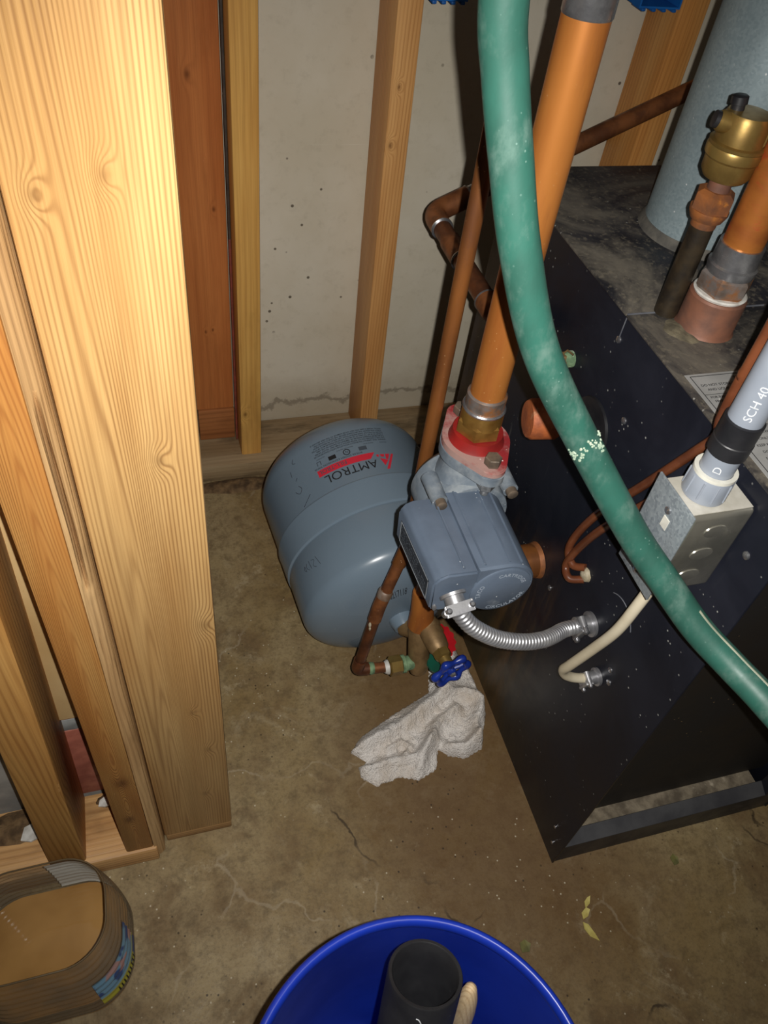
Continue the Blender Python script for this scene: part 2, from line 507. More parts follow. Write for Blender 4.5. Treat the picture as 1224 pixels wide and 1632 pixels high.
def mat_boiler(name, dust):
    t = NT(name)
    n = t.noise(7.0, None, 6, 0.65, 0.5)
    col = t.mix(t.rng(n, 0.35, 0.7), srgb(21, 23, 31), srgb(30, 32, 41))
    v = t.vor(95.0)
    col = t.mix(t.math('MULTIPLY', t.rng(v, 0.13, 0.06), t.rng(t.noise(13.0, None, 3), 0.5, 0.6, 0, 0.75)), col, srgb(165, 165, 160))
    st = t.noise(1.0, t.mapv((60, 40, 5)), 4, 0.65)
    col = t.mix(t.math('MULTIPLY', t.rng(st, 0.66, 0.8), t.rng(t.noise(5.0, t.mapv((1, 1, 1), (2, 2, 2)), 2), 0.5, 0.65, 0, 0.5)), col, srgb(120, 118, 112))
    rg = t.rng(n, 0.3, 0.7, 0.34, 0.5)
    if dust == 'top':
        d = t.noise(5.5, t.mapv((1, 1, 1), (1, 3, 0)), 7, 0.7, 0.8)
        f = t.rng(d, 0.42, 0.66, 0.05, 0.75)
        col = t.mix(f, col, srgb(116, 109, 97))
        g = t.noise(160.0, None, 4, 0.7)
        col = t.mix(t.math('MULTIPLY', t.rng(g, 0.52, 0.66), 0.5), col, srgb(116, 108, 94))
        rg = t.math('ADD', rg, t.math('MULTIPLY', f, 0.3), clamp=True)
    if dust == 'side':                      # damp green-brown staining at the foot of the panel and a rusty weep by the elbow
        x, y, z = t.sep(t.n('ShaderNodeNewGeometry').outputs['Position'])
        m = t.noise(22.0, None, 6, 0.7)
        f = t.math('MULTIPLY', t.rng(t.math('ADD', z, t.math('MULTIPLY', t.math('SUBTRACT', m, 0.5), 0.5)), 0.30, 0.02), t.rng(y, 0.36, 0.60))
        col = t.mix(t.math('MULTIPLY', f, 0.9), col, srgb(70, 66, 48))
        dy = t.math('DIVIDE', t.math('SUBTRACT', y, 0.545), 0.055)
        f2 = t.math('MULTIPLY', t.math('POWER', 2.718, t.math('MULTIPLY', t.math('MULTIPLY', dy, dy), -1.0)), t.rng(z, 0.40, 0.26))
        col = t.mix(t.math('MULTIPLY', f2, t.rng(st, 0.4, 0.7, 0.1, 0.8)), col, srgb(112, 84, 50))
    return t.fin(col, rg, 0.0, 0.30)
M_boiler_side = mat_boiler('black_boiler_side', 'side')
M_boiler_top = mat_boiler('dusty_boiler_top', 'top')
M_boiler = mat_boiler('black_boiler_steel', '')
M_boiler_front = mottled('dark_front_panel', srgb(34, 29, 24), srgb(24, 21, 19), 9, (0.55, 0.7), specks=(srgb(150, 120, 80), 80, 0.09), bump=0.05)  # even dark brown for the recessed front
M_rail = mottled('worn_steel_rail', srgb(62, 63, 66), srgb(44, 45, 50), 14, (0.4, 0.55), 0.3, c3=srgb(128, 124, 116), c3_th=(0.58, 0.72), bump=0.05)
M_pan = mottled('debris_strewn_pan', srgb(138, 126, 106), srgb(88, 78, 64), 45, (0.7, 0.9), c3=srgb(172, 160, 140), c3_th=(0.6, 0.7), bump=0.8, bump_scale=90, dist=0.002)
M_seam = mottled('pale_seam', srgb(110, 112, 118), srgb(80, 82, 90), 30, (0.5, 0.6))
M_label = mottled('silver_label', srgb(166, 166, 164), srgb(150, 150, 148), 30, (0.45, 0.55), 0.2, specks=(srgb(225, 225, 220), 120, 0.1))
M_print = NT('black_print').fin((0.012, 0.012, 0.014), 0.55)
M_whiteprint = NT('white_print').fin((0.62, 0.64, 0.66), 0.5)
M_caulk = mottled('dried_caulk', srgb(182, 172, 150), srgb(150, 138, 112), 80, (0.7, 0.85), bump=0.8, bump_scale=120, dist=0.002)

M_tank = mottled('grey_enamel_tank', srgb(114, 130, 144), srgb(108, 124, 138), 5, (0.26, 0.32), specks=(srgb(190, 195, 198), 60, 0.05), bump=0.02, bump_scale=30)
M_tankred = NT('red_tank_print').fin(srgb(206, 44, 62), 0.4)
M_greyprint = NT('grey_tank_print').fin(srgb(70, 78, 88), 0.5)
M_markpen = NT('marker_pen').fin((0.02, 0.022, 0.03), 0.6)
M_pump = mottled('blue_grey_pump_paint', srgb(94, 106, 122), srgb(82, 93, 108), 18, (0.36, 0.48), c3=srgb(150, 156, 162), c3_th=(0.62, 0.78), c3_scale=14, specks=(srgb(200, 204, 206), 100, 0.10), bump=0.05)
M_pump_dusty = mottled('dusty_pump_casting', srgb(112, 122, 132), srgb(92, 102, 112), 30, (0.5, 0.65), c3=srgb(140, 146, 150), c3_th=(0.42, 0.72), c3_scale=34, specks=(srgb(186, 188, 188), 130, 0.14), bump=0.25)
M_plate = mottled('dark_nameplate', srgb(52, 60, 70), srgb(44, 50, 60), 40, (0.4, 0.5))
M_plateline = NT('nameplate_border').fin(srgb(140, 146, 152), 0.45)
M_platedim = NT('nameplate_print').fin(srgb(110, 118, 128), 0.5)
M_redflange = mottled('red_painted_flange', srgb(150, 40, 44), srgb(128, 34, 38), 26, (0.45, 0.6), c3=srgb(160, 128, 120), c3_th=(0.36, 0.60), c3_scale=26, specks=(srgb(220, 205, 198), 110, 0.14), bump=0.2)
M_redcollar = mottled('red_collar', srgb(146, 34, 30), srgb(118, 26, 24), 26, (0.4, 0.5), bump=0.08)
M_bolt = mottled('grey_brown_bolt', srgb(124, 108, 92), srgb(88, 78, 68), 70, (0.5, 0.65), 0.4, c3=srgb(176, 166, 150), c3_th=(0.6, 0.72), bump=0.25)
M_nut = mottled('zinc_nut', srgb(176, 176, 176), srgb(120, 120, 120), 70, (0.3, 0.42), 0.75, c3=srgb(200, 196, 186), c3_th=(0.6, 0.72), bump=0.2)

M_hose = mottled('green_hose_rubber', srgb(42, 90, 78), srgb(34, 76, 65), 26, (0.46, 0.6), c3=srgb(80, 108, 98), c3_th=(0.46, 0.78), c3_scale=42, specks=(srgb(92, 122, 112), 190, 0.16), bump=0.16, stretch=(1.3, 1.3, 0.7))
M_hosehighlight = mottled('pale_hose_highlight', srgb(150, 152, 132), srgb(122, 128, 110), 40, (0.5, 0.6))
M_scab = mottled('dried_white_paint', srgb(170, 180, 160), srgb(130, 152, 132), 90, (0.6, 0.8), bump=0.6, bump_scale=150)
M_pvc = mottled('grey_pvc', srgb(146, 152, 162), srgb(132, 139, 150), 12, (0.3, 0.4))
M_pvc_rim = mottled('pale_pvc_rim', srgb(214, 212, 200), srgb(190, 188, 178), 40, (0.4, 0.5))
M_tape = mottled('black_tape', (0.010, 0.010, 0.012), (0.016, 0.016, 0.018), 30, (0.38, 0.5), bump=0.1, bump_scale=60)
M_wire = mottled('brown_wire_jacket', srgb(112, 64, 40), srgb(86, 46, 28), 30, (0.25, 0.35), bump=0.05)
M_romex = mottled('cream_cable_jacket', srgb(206, 196, 172), srgb(188, 176, 150), 20, (0.45, 0.55))
M_flex = mottled('flexible_steel', srgb(196, 196, 198), srgb(160, 160, 164), 60, (0.28, 0.4), 0.75)
M_bucket = mottled('blue_bucket_plastic', srgb(28, 58, 178), srgb(22, 48, 158), 10, (0.28, 0.36), specks=(srgb(120, 140, 210), 130, 0.08), bump=0.03)
M_abs = mottled('black_abs_pipe', (0.012, 0.012, 0.014), (0.02, 0.02, 0.022), 20, (0.32, 0.45), specks=(srgb(170, 170, 170), 110, 0.10), bump=0.05)
M_stick = wood('pale_stick_wood', srgb(222, 200, 164), srgb(206, 178, 136), srgb(160, 126, 86), freq=300)
M_boxblue = mottled('blue_box_plastic', srgb(30, 110, 190), srgb(24, 92, 168), 20, (0.4, 0.5))
M_wheelblue = mottled('blue_wheel_paint', srgb(30, 56, 150), srgb(22, 44, 126), 40, (0.25, 0.35), bump=0.05)
M_wheelred = mottled('red_wheel_paint', srgb(200, 32, 40), srgb(176, 24, 34), 40, (0.35, 0.45))
M_taggreen = mottled('green_tag', srgb(20, 84, 66), srgb(16, 70, 54), 40, (0.4, 0.5))
M_redstrip = mottled('red_strip', srgb(140, 66, 52), srgb(108, 56, 44), 40, (0.5, 0.6))
M_darkstrip = mottled('dark_strip', srgb(70, 58, 48), srgb(50, 42, 36), 40, (0.6, 0.7))
M_yellow = mottled('yellow_flake', srgb(206, 192, 112), srgb(182, 166, 88), 60, (0.5, 0.6))
M_greenbit = mottled('dull_green_flake', srgb(120, 116, 62), srgb(92, 90, 50), 60, (0.6, 0.7))

def mat_cloth():
    t = NT('white_terry_cloth')
    n = t.noise(18.0, None, 5, 0.6)
    f = t.noise(420.0, None, 3, 0.6)
    col = t.mix(t.rng(n, 0.4, 0.72), srgb(244, 238, 232), srgb(218, 204, 188))
    col = t.mix(t.rng(f, 0.4, 0.7, 0, 0.3), col, srgb(196, 184, 172))
    t.bump(t.math('ADD', f, t.math('MULTIPLY', t.noise(160.0), 1.2)), 1.0, 0.004)
    t.b.inputs['Sheen Weight'].default_value = 0.15
    return t.fin(col, 0.95, 0.0, 0.1)
M_cloth = mat_cloth()

def mat_clear(name, tint, body, fac, rough):
    t = NT(name)
    tr = t.n('ShaderNodeBsdfTransparent'); tr.inputs[0].default_value = (*tint, 1)
    mx = t.n('ShaderNodeMixShader')
    n = t.noise(1.0, t.mapv((12, 12, 16)), 4, 0.6)
    t.put(t.b.inputs['Base Color'], t.mix(t.rng(n, 0.3, 0.7), body, tuple(c * 0.75 for c in body)))
    t.b.inputs['Roughness'].default_value = rough
    t.l(t.rng(n, 0.35, 0.7, fac * 0.7, fac * 1.35), mx.inputs[0])
    t.l(tr.outputs[0], mx.inputs[1]); t.l(t.b.outputs[0], mx.inputs[2])
    t.l(mx.outputs[0], t.out.inputs[0])
    return t.m
M_tub = mat_clear('clear_brown_plastic', (0.93, 0.905, 0.86), srgb(134, 128, 114), 0.44, 0.14)
M_tubrim = mat_clear('cut_plastic_edge', (0.6, 0.52, 0.42), srgb(120, 104, 80), 0.7, 0.3)
def mat_water():
    t = NT('murky_brown_water')
    n = t.noise(11.0, None, 3, 0.5, 0.3)
    col = t.mix(t.rng(n, 0.2, 0.8), srgb(178, 136, 80), srgb(140, 102, 56))
    t.bump(t.noise(14.0, None, 2), 0.25, 0.004)
    return t.fin(col, 0.06, 0.0, 0.5)
M_water = mat_water()
def mat_sticker():
    t = NT('tub_label_print')
    x, y, z = t.sep()
    n = t.noise(60.0, None, 4, 0.6)
    col = t.mix(t.rng(z, -0.018, -0.015), srgb(176, 170, 60), srgb(110, 150, 176))
    col = t.mix(t.rng(t.noise(38.0, None, 2), 0.52, 0.58), col, srgb(54, 78, 128))
    col = t.mix(t.math('MULTIPLY', t.rng(t.noise(30.0, t.mapv((1, 1, 1), (5, 5, 5)), 2), 0.58, 0.63), 0.8), col, srgb(186, 134, 120))
    return t.fin(col, 0.4)
M_sticker = mat_sticker()
M_whitelabel = mottled('white_label_back', srgb(206, 208, 202), srgb(186, 188, 182), 20, (0.4, 0.5))

# ------------------------------------------------------------------ structure: floor, walls
bm = newbm(); add_box(bm, (-2.0, -1.2, -0.1), (2.6, 1.3, 0.0))
struct(obj('floor', bm, M_floor, smooth=0), 'stained brown concrete basement floor with hairline cracks', 'floor')
bm = newbm(); add_box(bm, (-2.0, 1.203, 0.0), (2.6, 1.32, 2.4))
struct(obj('wall_back', bm, M_wall, smooth=0), 'grey painted concrete wall behind the studs', 'wall')
bm = newbm(); add_box(bm, (-2.0, 0.494, 0.0), (-0.066, 0.60, 2.4))
wl = struct(obj('wall_left', bm, M_foundation, smooth=0), 'grey concrete foundation behind the left framing', 'wall')

# ------------------------------------------------------------------ lumber
W_L, W_M, W_D = srgb(226, 182, 116), srgb(204, 152, 84), srgb(150, 98, 44)
def lumber(name, lo, hi, label, bev=0.003, tilt=None, twist=0.0, cuts=0, group=None, rough_edge=0.0, cat='stud', **kw):
    cen = tuple((lo[i] + hi[i]) / 2 for i in range(3))
    m = wood(name + '_wood', kw.pop('light', W_L), kw.pop('mid', W_M), kw.pop('dark', W_D), cen=cen, **kw)
    bm = newbm(); add_box(bm, lo, hi, bev, 2)
    if tilt:
        for v in bm.verts:
            f = v.co.z - lo[2]
            v.co.x += f * tilt[0]; v.co.y += f * tilt[1]
    return tag(obj(name, bm, m), label, cat, group)

# front partition
lumber('wall_stud', (-0.0630, 0.419, 0.022), (0.0250, 0.457, 2.3), 'wide pale pine stud nearest the camera, face on',
       knots=[(-0.012, 0.905, 0.0050, 0.011), (-0.048, 0.895, 0.0050, 0.009), (-0.004, 0.70, 0.0060, 0.010), (0.016, 0.49, 0.0080, 0.010), (-0.006, 0.335, 0.0050, 0.009), (0.006, 0.245, 0.0060, 0.007), (-0.004, 0.13, 0.0060, 0.006)],
       freq=330, warp=0.010, cath=(-0.010, 0.013, 0.030), lines=0.62, seed=1.0, kcore=0.35, light=srgb(202, 164, 108), mid=srgb(184, 142, 88), dark=srgb(118, 76, 40), bump=0.5, rough=0.42)
bm = newbm(); add_box(bm, (-0.0610, 0.421, 0.0), (0.0245, 0.508, 0.021), 0.0015)
tag(obj('shoe_plate', bm, wood('shoe_wood', srgb(176, 138, 92), srgb(150, 112, 70), srgb(96, 66, 36), freq=160, grain='X', seed=4, dirt=0.6)), 'short dirty shoe board under the wide pale stud', 'board')
lumber('wall_stud', (-0.1100, 0.4025, 0.0385), (-0.0760, 0.489, 2.3), 'orange-grained narrow stud with a splintered edge beside the wide stud',
       knots=[(-0.090, 0.24, 0.013, -0.05), (-0.094, 0.14, 0.010, -0.03)], freq=120, warp=0.06, cath=(0.0, 0.014, -0.16), seed=2.3, light=srgb(192, 146, 84), mid=srgb(178, 120, 60), dark=srgb(132, 74, 34), bump=0.6, lines=0.5)
STUD_B = bpy.context.scene.collection.objects[-1]
# waney, splintered arris of that stud: a ragged bevel that runs right down past the plate
bm = newbm()
nz = 120
prof_pts = []
for i in range(nz + 1):
    z = 0.006 + 1.35 * i / nz
    w = noise.noise(V((3.1, 0.4, z * 7))) * 0.5 + noise.noise(V((1.1, 7.4, z * 26))) * 0.4
    a = V((-0.0760, 0.4030, z))
    b = V((-0.0735 + 0.0015 * w, 0.4035 + 0.0012 * w, z))
    gp = 0.013 * max(0.0, 1 - abs(z - 0.68) / 0.10) ** 0.5 + 0.002 * max(0, noise.noise(V((9, 2, z * 11))))      # the open split
    c = V((-0.0715 + 0.0012 * w, 0.4045 + gp + 0.002 * abs(w), z))
    d = V((-0.0685 + 0.001 * w, 0.4055, z))
    e = V((-0.0645 + 0.0006 * w, 0.4095 + 0.001 * w, z))
    f = V((-0.0640, 0.4300, z))
    g = V((-0.0760, 0.4300, z))
    prof_pts.append([bm.verts.new(q) for q in (a, b, c, d, e, f, g)])
for A, B in zip(prof_pts, prof_pts[1:]):
    for k in range(7):
        bm.faces.new((A[k], A[(k + 1) % 7], B[(k + 1) % 7], B[k]))
bm.faces.new(prof_pts[0]); bm.faces.new(prof_pts[-1])
obj('splintered_edge', bm, wood('split_wood', srgb(196, 160, 112), srgb(166, 128, 84), srgb(104, 70, 42), freq=160, warp=0.05, seed=6, bump=1.0, lines=0.45, dirt=0.35), STUD_B, smooth=50, label='pale splintered wood edge with a long open split')
lumber('wall_stud', (-0.2000, 0.404, 0.0385), (-0.1580, 0.489, 2.3), 'leaning stud with a curled knot above the clear plastic tub',
       tilt=(0.040, 0.0), knots=[(-0.168, 0.24, 0.014, 0.05)], freq=150, warp=0.04, seed=3.7, light=srgb(212, 164, 96), mid=srgb(190, 136, 72), dark=srgb(138, 88, 42))
bm = newbm(); add_box(bm, (-1.2, 0.400, 0.0), (-0.0725, 0.4900, 0.038), 0.002)
tag(obj('sole_plate', bm, wood('front_plate_wood', srgb(216, 172, 116), srgb(192, 144, 90), srgb(132, 88, 48), freq=140, grain='X', seed=8, dirt=0.45)), 'front sole plate lying on the floor under the narrow studs', 'board')
bm = newbm(); add_box(bm, (-0.158, 0.480, 0.262), (-0.090, 0.4865, 2.3), 0.0008)
tag(obj('plywood_sheet', bm, M_ply), 'cream plywood sheet seen between the two narrow front studs', 'plywood')
t_ = thing('masonry_course', 'red painted masonry with a grey band under the plywood', 'masonry', (-0.125, 0.49, 0.0385))
bm = newbm(); add_box(bm, (-0.196, 0.4870, 0.050), (-0.080, 0.4935, 0.222), 0.003); obj('red_face', bm, M_redpaint, t_)
bm = newbm(); add_box(bm, (-0.196, 0.4872, 0.2225), (-0.080, 0.4935, 0.248), 0.002); obj('grey_band', bm, M_greypaint, t_, label='grey paint band')
bm = newbm(); add_box(bm, (-0.196, 0.4866, 0.2485), (-0.080, 0.4935, 0.275), 0.002); obj('red_edge', bm, M_redpaint, t_)
# dirt and paint flakes lying on the plate
def heap(name, cx, cy, z, rx, ry, h, mat, label, cat, sd=0):
    bm = newbm(); N = 22
    rings = []
    for i in range(7):
        f = i / 6
        ring = []
        for k in range(N):
            th = 2 * PI * k / N
            w = 1 + 0.35 * noise.noise(V((math.cos(th) * 1.7 + sd, math.sin(th) * 1.7, sd)))
            x, y = cx + rx * f * w * math.cos(th), cy + ry * f * w * math.sin(th)
            hh = h * (1 - f * f) * (1 + 0.5 * noise.noise(V((x * 90, y * 90, sd))))
            ring.append(bm.verts.new((x, y, z + max(0.0, hh))))
        rings.append(ring)
    for A, B in zip(rings, rings[1:]):
        for k in range(N): bm.faces.new((A[k], A[(k + 1) % N], B[(k + 1) % N], B[k]))
    bm.faces.new(list(reversed(rings[-1])))
    bmesh.ops.remove_doubles(bm, verts=bm.verts[:], dist=1e-6)
    return tag(obj(name, bm, mat, smooth=60), label, cat)
heap('dirt_heap', -0.245, 0.466, 0.038, 0.052, 0.020, 0.010, M_dirt, 'heap of brown dirt on the sole plate behind the leaning stud', 'dirt', 1)
heap('dirt_heap', -0.128, 0.478, 0.038, 0.018, 0.010, 0.012, M_dirt, 'small dirt heap under the red painted masonry', 'dirt', 2)

def flake(name, cx, cy, z, pts, mat, label, cat, th=0.0016, curl=0.0):
    bm = newbm()
    xm = max(abs(p[0]) for p in pts) + 1e-6
    fn = lambda x, y, h: V((cx + x, cy + y, z + h + curl * (x / xm) ** 2))
    add_prism(bm, pts, 0.0, th, fn)
    return tag(obj(name, bm, mat, smooth=0), label, cat)
flake('paint_flake', -0.218, 0.452, 0.046, [(-.016, -.008), (-.004, -.012), (.013, -.006), (.016, .004), (.004, .006), (.000, .012), (-.012, .008)], M_flake, 'white paint flake on dirt left of the leaning stud', 'paint flake', 0.003)
flake('paint_flake', -0.132, 0.470, 0.049, [(-.008, -.004), (.000, -.006), (.010, -.003), (.006, .003), (.001, .008), (-.006, .004)], M_flake, 'small white paint flake below the red masonry', 'paint flake', 0.0025)

# back wall framing
heap('dirt_heap', 0.125, 1.064, 0.0, 0.085, 0.018, 0.007, M_dirt, 'strip of dirt and grit along the back plate left of the tank', 'dirt', 4)
bm = newbm(); add_box(bm, (-0.30, 1.082, 0.0), (1.6, 1.200, 0.038), 0.002)
tag(obj('sole_plate', bm, wood('back_plate_wood', srgb(166, 144, 112), srgb(140, 116, 84), srgb(96, 74, 48), freq=120, grain='X', seed=11, dirt=0.7, lines=0.2)), 'dirty back sole plate along the foot of the concrete wall', 'board')
lumber('wall_stud', (0.1415, 1.104, 0.0385), (0.1795, 1.197, 2.3), 'yellow-brown stud left of the grey wall, streaked with pale glue',
       knots=[(0.150, 0.14, 0.006, 0.03)], freq=110, seed=5.1, warp=0.03, light=srgb(234, 182, 100), mid=srgb(218, 160, 82), dark=srgb(150, 100, 48), lines=0.3, dirt=0.2)
lumber('wall_stud', (0.3740, 1.112, 0.0385), (0.4100, 1.197, 2.3), 'stud in the middle of the grey wall, behind the tank',
       tilt=(-0.018, 0.0), knots=[(0.392, 0.62, 0.005, 0.02), (0.395, 0.70, 0.004, 0.02)], freq=190, seed=6.4, warp=0.02, light=srgb(230, 176, 112), mid=srgb(214, 154, 92), dark=srgb(160, 102, 52), lines=0.45)
lumber('wall_stud', (0.7800, 1.112, 0.0385), (0.8250, 1.197, 2.3), 'orange stud between the large copper pipe and the flue',
       freq=150, seed=7.9, warp=0.03, light=srgb(224, 164, 94), mid=srgb(206, 140, 72), dark=srgb(150, 92, 44), lines=0.35)
lumber('wall_plank', (0.0200, 1.160, 0.112), (0.1370, 1.198, 2.3), 'dark orange-brown plank with round knots behind the wide pale stud',
       knots=[(0.092, 0.695, 0.007, 0.02), (0.118, 0.505, 0.004, 0.02), (0.094, 0.285, 0.003, 0.02), (0.106, 0.288, 0.003, 0.02)], freq=70, seed=9.2, warp=0.04,
       light=srgb(206, 128, 70), mid=srgb(186, 108, 56), dark=srgb(136, 74, 36), lines=0.2, dirt=0.15, cat='plank')
lumber('blocking', (0.0700, 1.157, 0.0385), (0.1370, 1.198, 0.1115), 'short brown block under the dark orange plank', bev=0.002, freq=90, grain='X', seed=12,
       light=srgb(170, 108, 62), mid=srgb(146, 88, 48), dark=srgb(104, 60, 30), dirt=0.4, cat='block')
bm = newbm(); add_box(bm, (0.1375, 1.150, 0.0385), (0.1412, 1.154, 0.46), 0.0008)
tag(obj('edge_strip', bm, M_redstrip, smooth=0), 'thin red strip in the gap beside the yellow-brown stud', 'strip')
bm = newbm(); add_box(bm, (0.1375, 1.150, 0.46), (0.1412, 1.154, 2.3), 0.0008)
tag(obj('edge_strip', bm, M_darkstrip, smooth=0), 'thin dark strip above the red strip in the stud gap', 'strip')

def outlet_box(x0, x1, y0, z0, label):
    t = thing('outlet_box', label, 'outlet box', ((x0 + x1) / 2, y0, z0), 'blue outlet boxes on the studs')
    bm = newbm(); w = 0.0025; z1 = z0 + 0.095; yb = y0 + 0.07
    add_box(bm, (x0, y0, z0), (x1, yb, z0 + w)); add_box(bm, (x0, y0, z1 - w), (x1, yb, z1))
    add_box(bm, (x0, y0, z0 + w), (x0 + w, yb, z1 - w)); add_box(bm, (x1 - w, y0, z0 + w), (x1, yb, z1 - w)); add_box(bm, (x0 + w, yb - w, z0 + w), (x1 - w, yb, z1 - w))
    obj('body', bm, M_boxblue, t, smooth=0)
    for k in range(4):
        xx = x0 + (k + 0.5) * (x1 - x0) / 4
        bm = newbm(); add_box(bm, (xx - 0.003, y0 - 0.001, z0 - 0.004), (xx + 0.003, y0 + 0.03, z0 - 0.0002), 0.001); obj('rib', bm, M_boxblue, t)
    return t
outlet_box(0.4030, 0.4560, 1.112, 0.806, 'blue plastic outlet box on the middle stud')
outlet_box(0.7120, 0.7780, 1.112, 0.808, 'blue plastic outlet box left of the orange stud')

# ------------------------------------------------------------------ boiler
BX0, BX1, BY0, BY1, BZ = 0.443, 0.800, 0.272, 0.865, 0.700
boiler = thing('boiler', 'black sheet-metal boiler cabinet with dusty top', 'boiler', ((BX0 + BX1) / 2, (BY0 + BY1) / 2, 0))
bm = newbm(); add_box(bm, (BX0, BY0, 0.0), (BX0 + 0.003, BY1, BZ - 0.0015), 0.0006); obj('side_panel', bm, M_boiler_side, boiler)
bm = newbm(); add_box(bm, (BX1 - 0.003, BY0, 0.0), (BX1, BY1, BZ - 0.0015), 0.0006); obj('side_panel', bm, M_boiler, boiler)
bm = newbm(); add_box(bm, (BX0 + 0.003, BY1 - 0.003, 0.0), (BX1 - 0.003, BY1, BZ - 0.0015)); obj('back_panel', bm, M_boiler, boiler)
bm = newbm(); add_box(bm, (BX0 - 0.001, 0.5545, BZ - 0.003), (BX1, BY1 + 0.001, BZ), 0.0008); obj('top_panel', bm, M_boiler_top, boiler, label='dusty rear top panel')
bm = newbm(); add_box(bm, (BX0 - 0.001, BY0 + 0.001, BZ - 0.0035), (BX1, 0.5535, BZ - 0.0006), 0.0008); obj('top_panel', bm, M_boiler_top, boiler, label='front top panel')
bm = newbm(); add_box(bm, (BX0 + 0.003, 0.3140, 0.0485), (BX1 - 0.003, 0.3170, BZ - 0.0036)); obj('front_panel', bm, M_boiler_front, boiler, label='recessed dark brown front panel')
bm = newbm()                                             # folded front rail: upright face, then a sloped lip
prof = [(0.2735, 0.0), (0.2735, 0.052), (0.2755, 0.052), (0.2755, 0.0)]
add_prism(bm, prof, BX0 + 0.0032, BX1 - 0.0032, lambda y, z, x: V((x, y, z))); obj('base_rail', bm, M_rail, boiler)
bm = newbm()
add_prism(bm, [(0.2737, 0.0522), (0.2915, 0.0620), (0.2925, 0.0605), (0.2757, 0.0510)], BX0 + 0.0032, BX1 - 0.0300, lambda y, z, x: V((x, y, z)))
obj('rail_lip', bm, mottled('worn_rail_lip', srgb(88, 88, 90), srgb(64, 64, 68), 16, (0.4, 0.5), 0.2, c3=srgb(70, 66, 60), c3_th=(0.58, 0.7), bump=0.1), boiler, label='worn grey rail lip')
bm = newbm(); add_box(bm, (BX0 + 0.0032, 0.2760, 0.0440), (BX1 - 0.030, 0.3400, 0.0480)); obj('base_pan', bm, M_pan, boiler, label='debris-covered base pan')
bm = newbm(); add_box(bm, (BX1 - 0.030, BY0 + 0.002, 0.0), (BX1 - 0.0032, BY0 + 0.02, 0.30), 0.001); obj('corner_post', bm, M_boiler, boiler)
bm = newbm(); add_box(bm, (BX0 - 0.0006, 0.5520, 0.672), (BX0 - 0.0001, 0.5532, 0.6965)); obj('seam', bm, M_seam, boiler, smooth=0)
bm = newbm(); add_box(bm, (BX0, 0.5534, BZ - 0.001), (BX1 - 0.2, 0.5546, BZ + 0.0002)); obj('seam', bm, M_seam, boiler, smooth=0)
def screw(loc, axis, r, parent, name='screw', mat=None):
    bm = newbm(); add_lathe(bm, [(0, r), (r * 0.35, r * 0.95), (r * 0.6, r * 0.5), (r * 0.62, 0)], loc, axis, 12)
    s = obj(name, bm, mat or M_chrome, parent); return s
for (y, z) in ((0.552, 0.684 - 0.012), (0.498, 0.613), (0.500, 0.334), (0.349, 0.387 - 0.03), (0.300, 0.640), (0.300, 0.06), (0.290, 0.03)):
    screw((BX0, y, z), (-1, 0, 0), 0.0038 if z > 0.1 else 0.0025, boiler)
# warning label on the front top panel
lab = obj('warning_label', add_box(newbm(), (0.4500, 0.290, BZ - 0.0006), (0.600, 0.4580, BZ - 0.0001)), M_label, boiler, smooth=0, label='silver warning label with black print')
def on_top(x0, y0, k=1.0): return lambda x, y, h: V((x0 + x, y0 + y, BZ + 0.0001 + h))
bm = newbm()
rows = [(0.046, 'FOR YOUR SAFETY', 0.0046, 0.448), (0.0075, 'DO NOT STORE OR USE GASOLINE OR OTHER FLAMMABLE VAPORS', 0.0042, 0.4405), (0.0105, 'AND LIQUIDS IN THE VICINITY OF THIS OR ANY OTHER APPLIANCE', 0.0042, 0.4345),
        (0.0075, 'FOR INSTALLATION ON NON-COMBUSTIBLE FLOORS ONLY  MINIMUM CLEARANCES', 0.0038, 0.4245), (0.0090, 'FROM COMBUSTIBLE MATERIALS', 0.0038, 0.4190),
        (0.0110, 'TOP', 0.0036, 0.4115), (0.0125, 'REAR', 0.0036, 0.4060), (0.0140, 'FRONT', 0.0036, 0.4005)]
for dx, s, sz, y in rows:
    add_text(bm, s, sz, on_top(0.4500 + dx, y), bold=0.00006)
yy = 0.392
para = ['THIS BOILER MUST BE INSTALLED SO THAT THE GAS IGNITION SYSTEM', 'COMPONENTS ARE PROTECTED FROM WATER DURING OPERATION', 'AND SERVICE  SEE THE INSTALLATION INSTRUCTIONS', 'USE ONLY WITH THE GAS SPECIFIED ON THE RATING PLATE',
        'KEEP BOILER AREA CLEAR AND FREE FROM COMBUSTIBLES', 'DO NOT OBSTRUCT THE FLOW OF COMBUSTION AIR', 'NOTICE  THE SYSTEM MUST BE FULL OF WATER', 'OPEN THE VENT  FILL SLOWLY  CLOSE THE VENT', 'SET THE LIMIT CONTROL', 'TURN OFF GAS BEFORE SERVICE', 'CHECK ALL JOINTS FOR LEAKS', 'SERVICE ONCE A YEAR']
for i, s in enumerate(para):
    add_text(bm, s, 0.0040, on_top(0.462 + 0.001 * (i % 3), yy - i * 0.0075), bold=0.00004, res=2)
obj('printed_text', bm, M_print, lab, smooth=0)
bm = newbm()
for (a, b) in (((0.4535, 0.4545), (0.5965, 0.4550)), ((0.4535, 0.2930), (0.5965, 0.2935)), ((0.4535, 0.2935), (0.4540, 0.4545)), ((0.5960, 0.2935), (0.5965, 0.4545)), ((0.454, 0.4295), (0.596, 0.4298))):
    add_box(bm, (*a, BZ), (*b, BZ + 0.0003))
obj('printed_border', bm, M_print, lab, smooth=0)
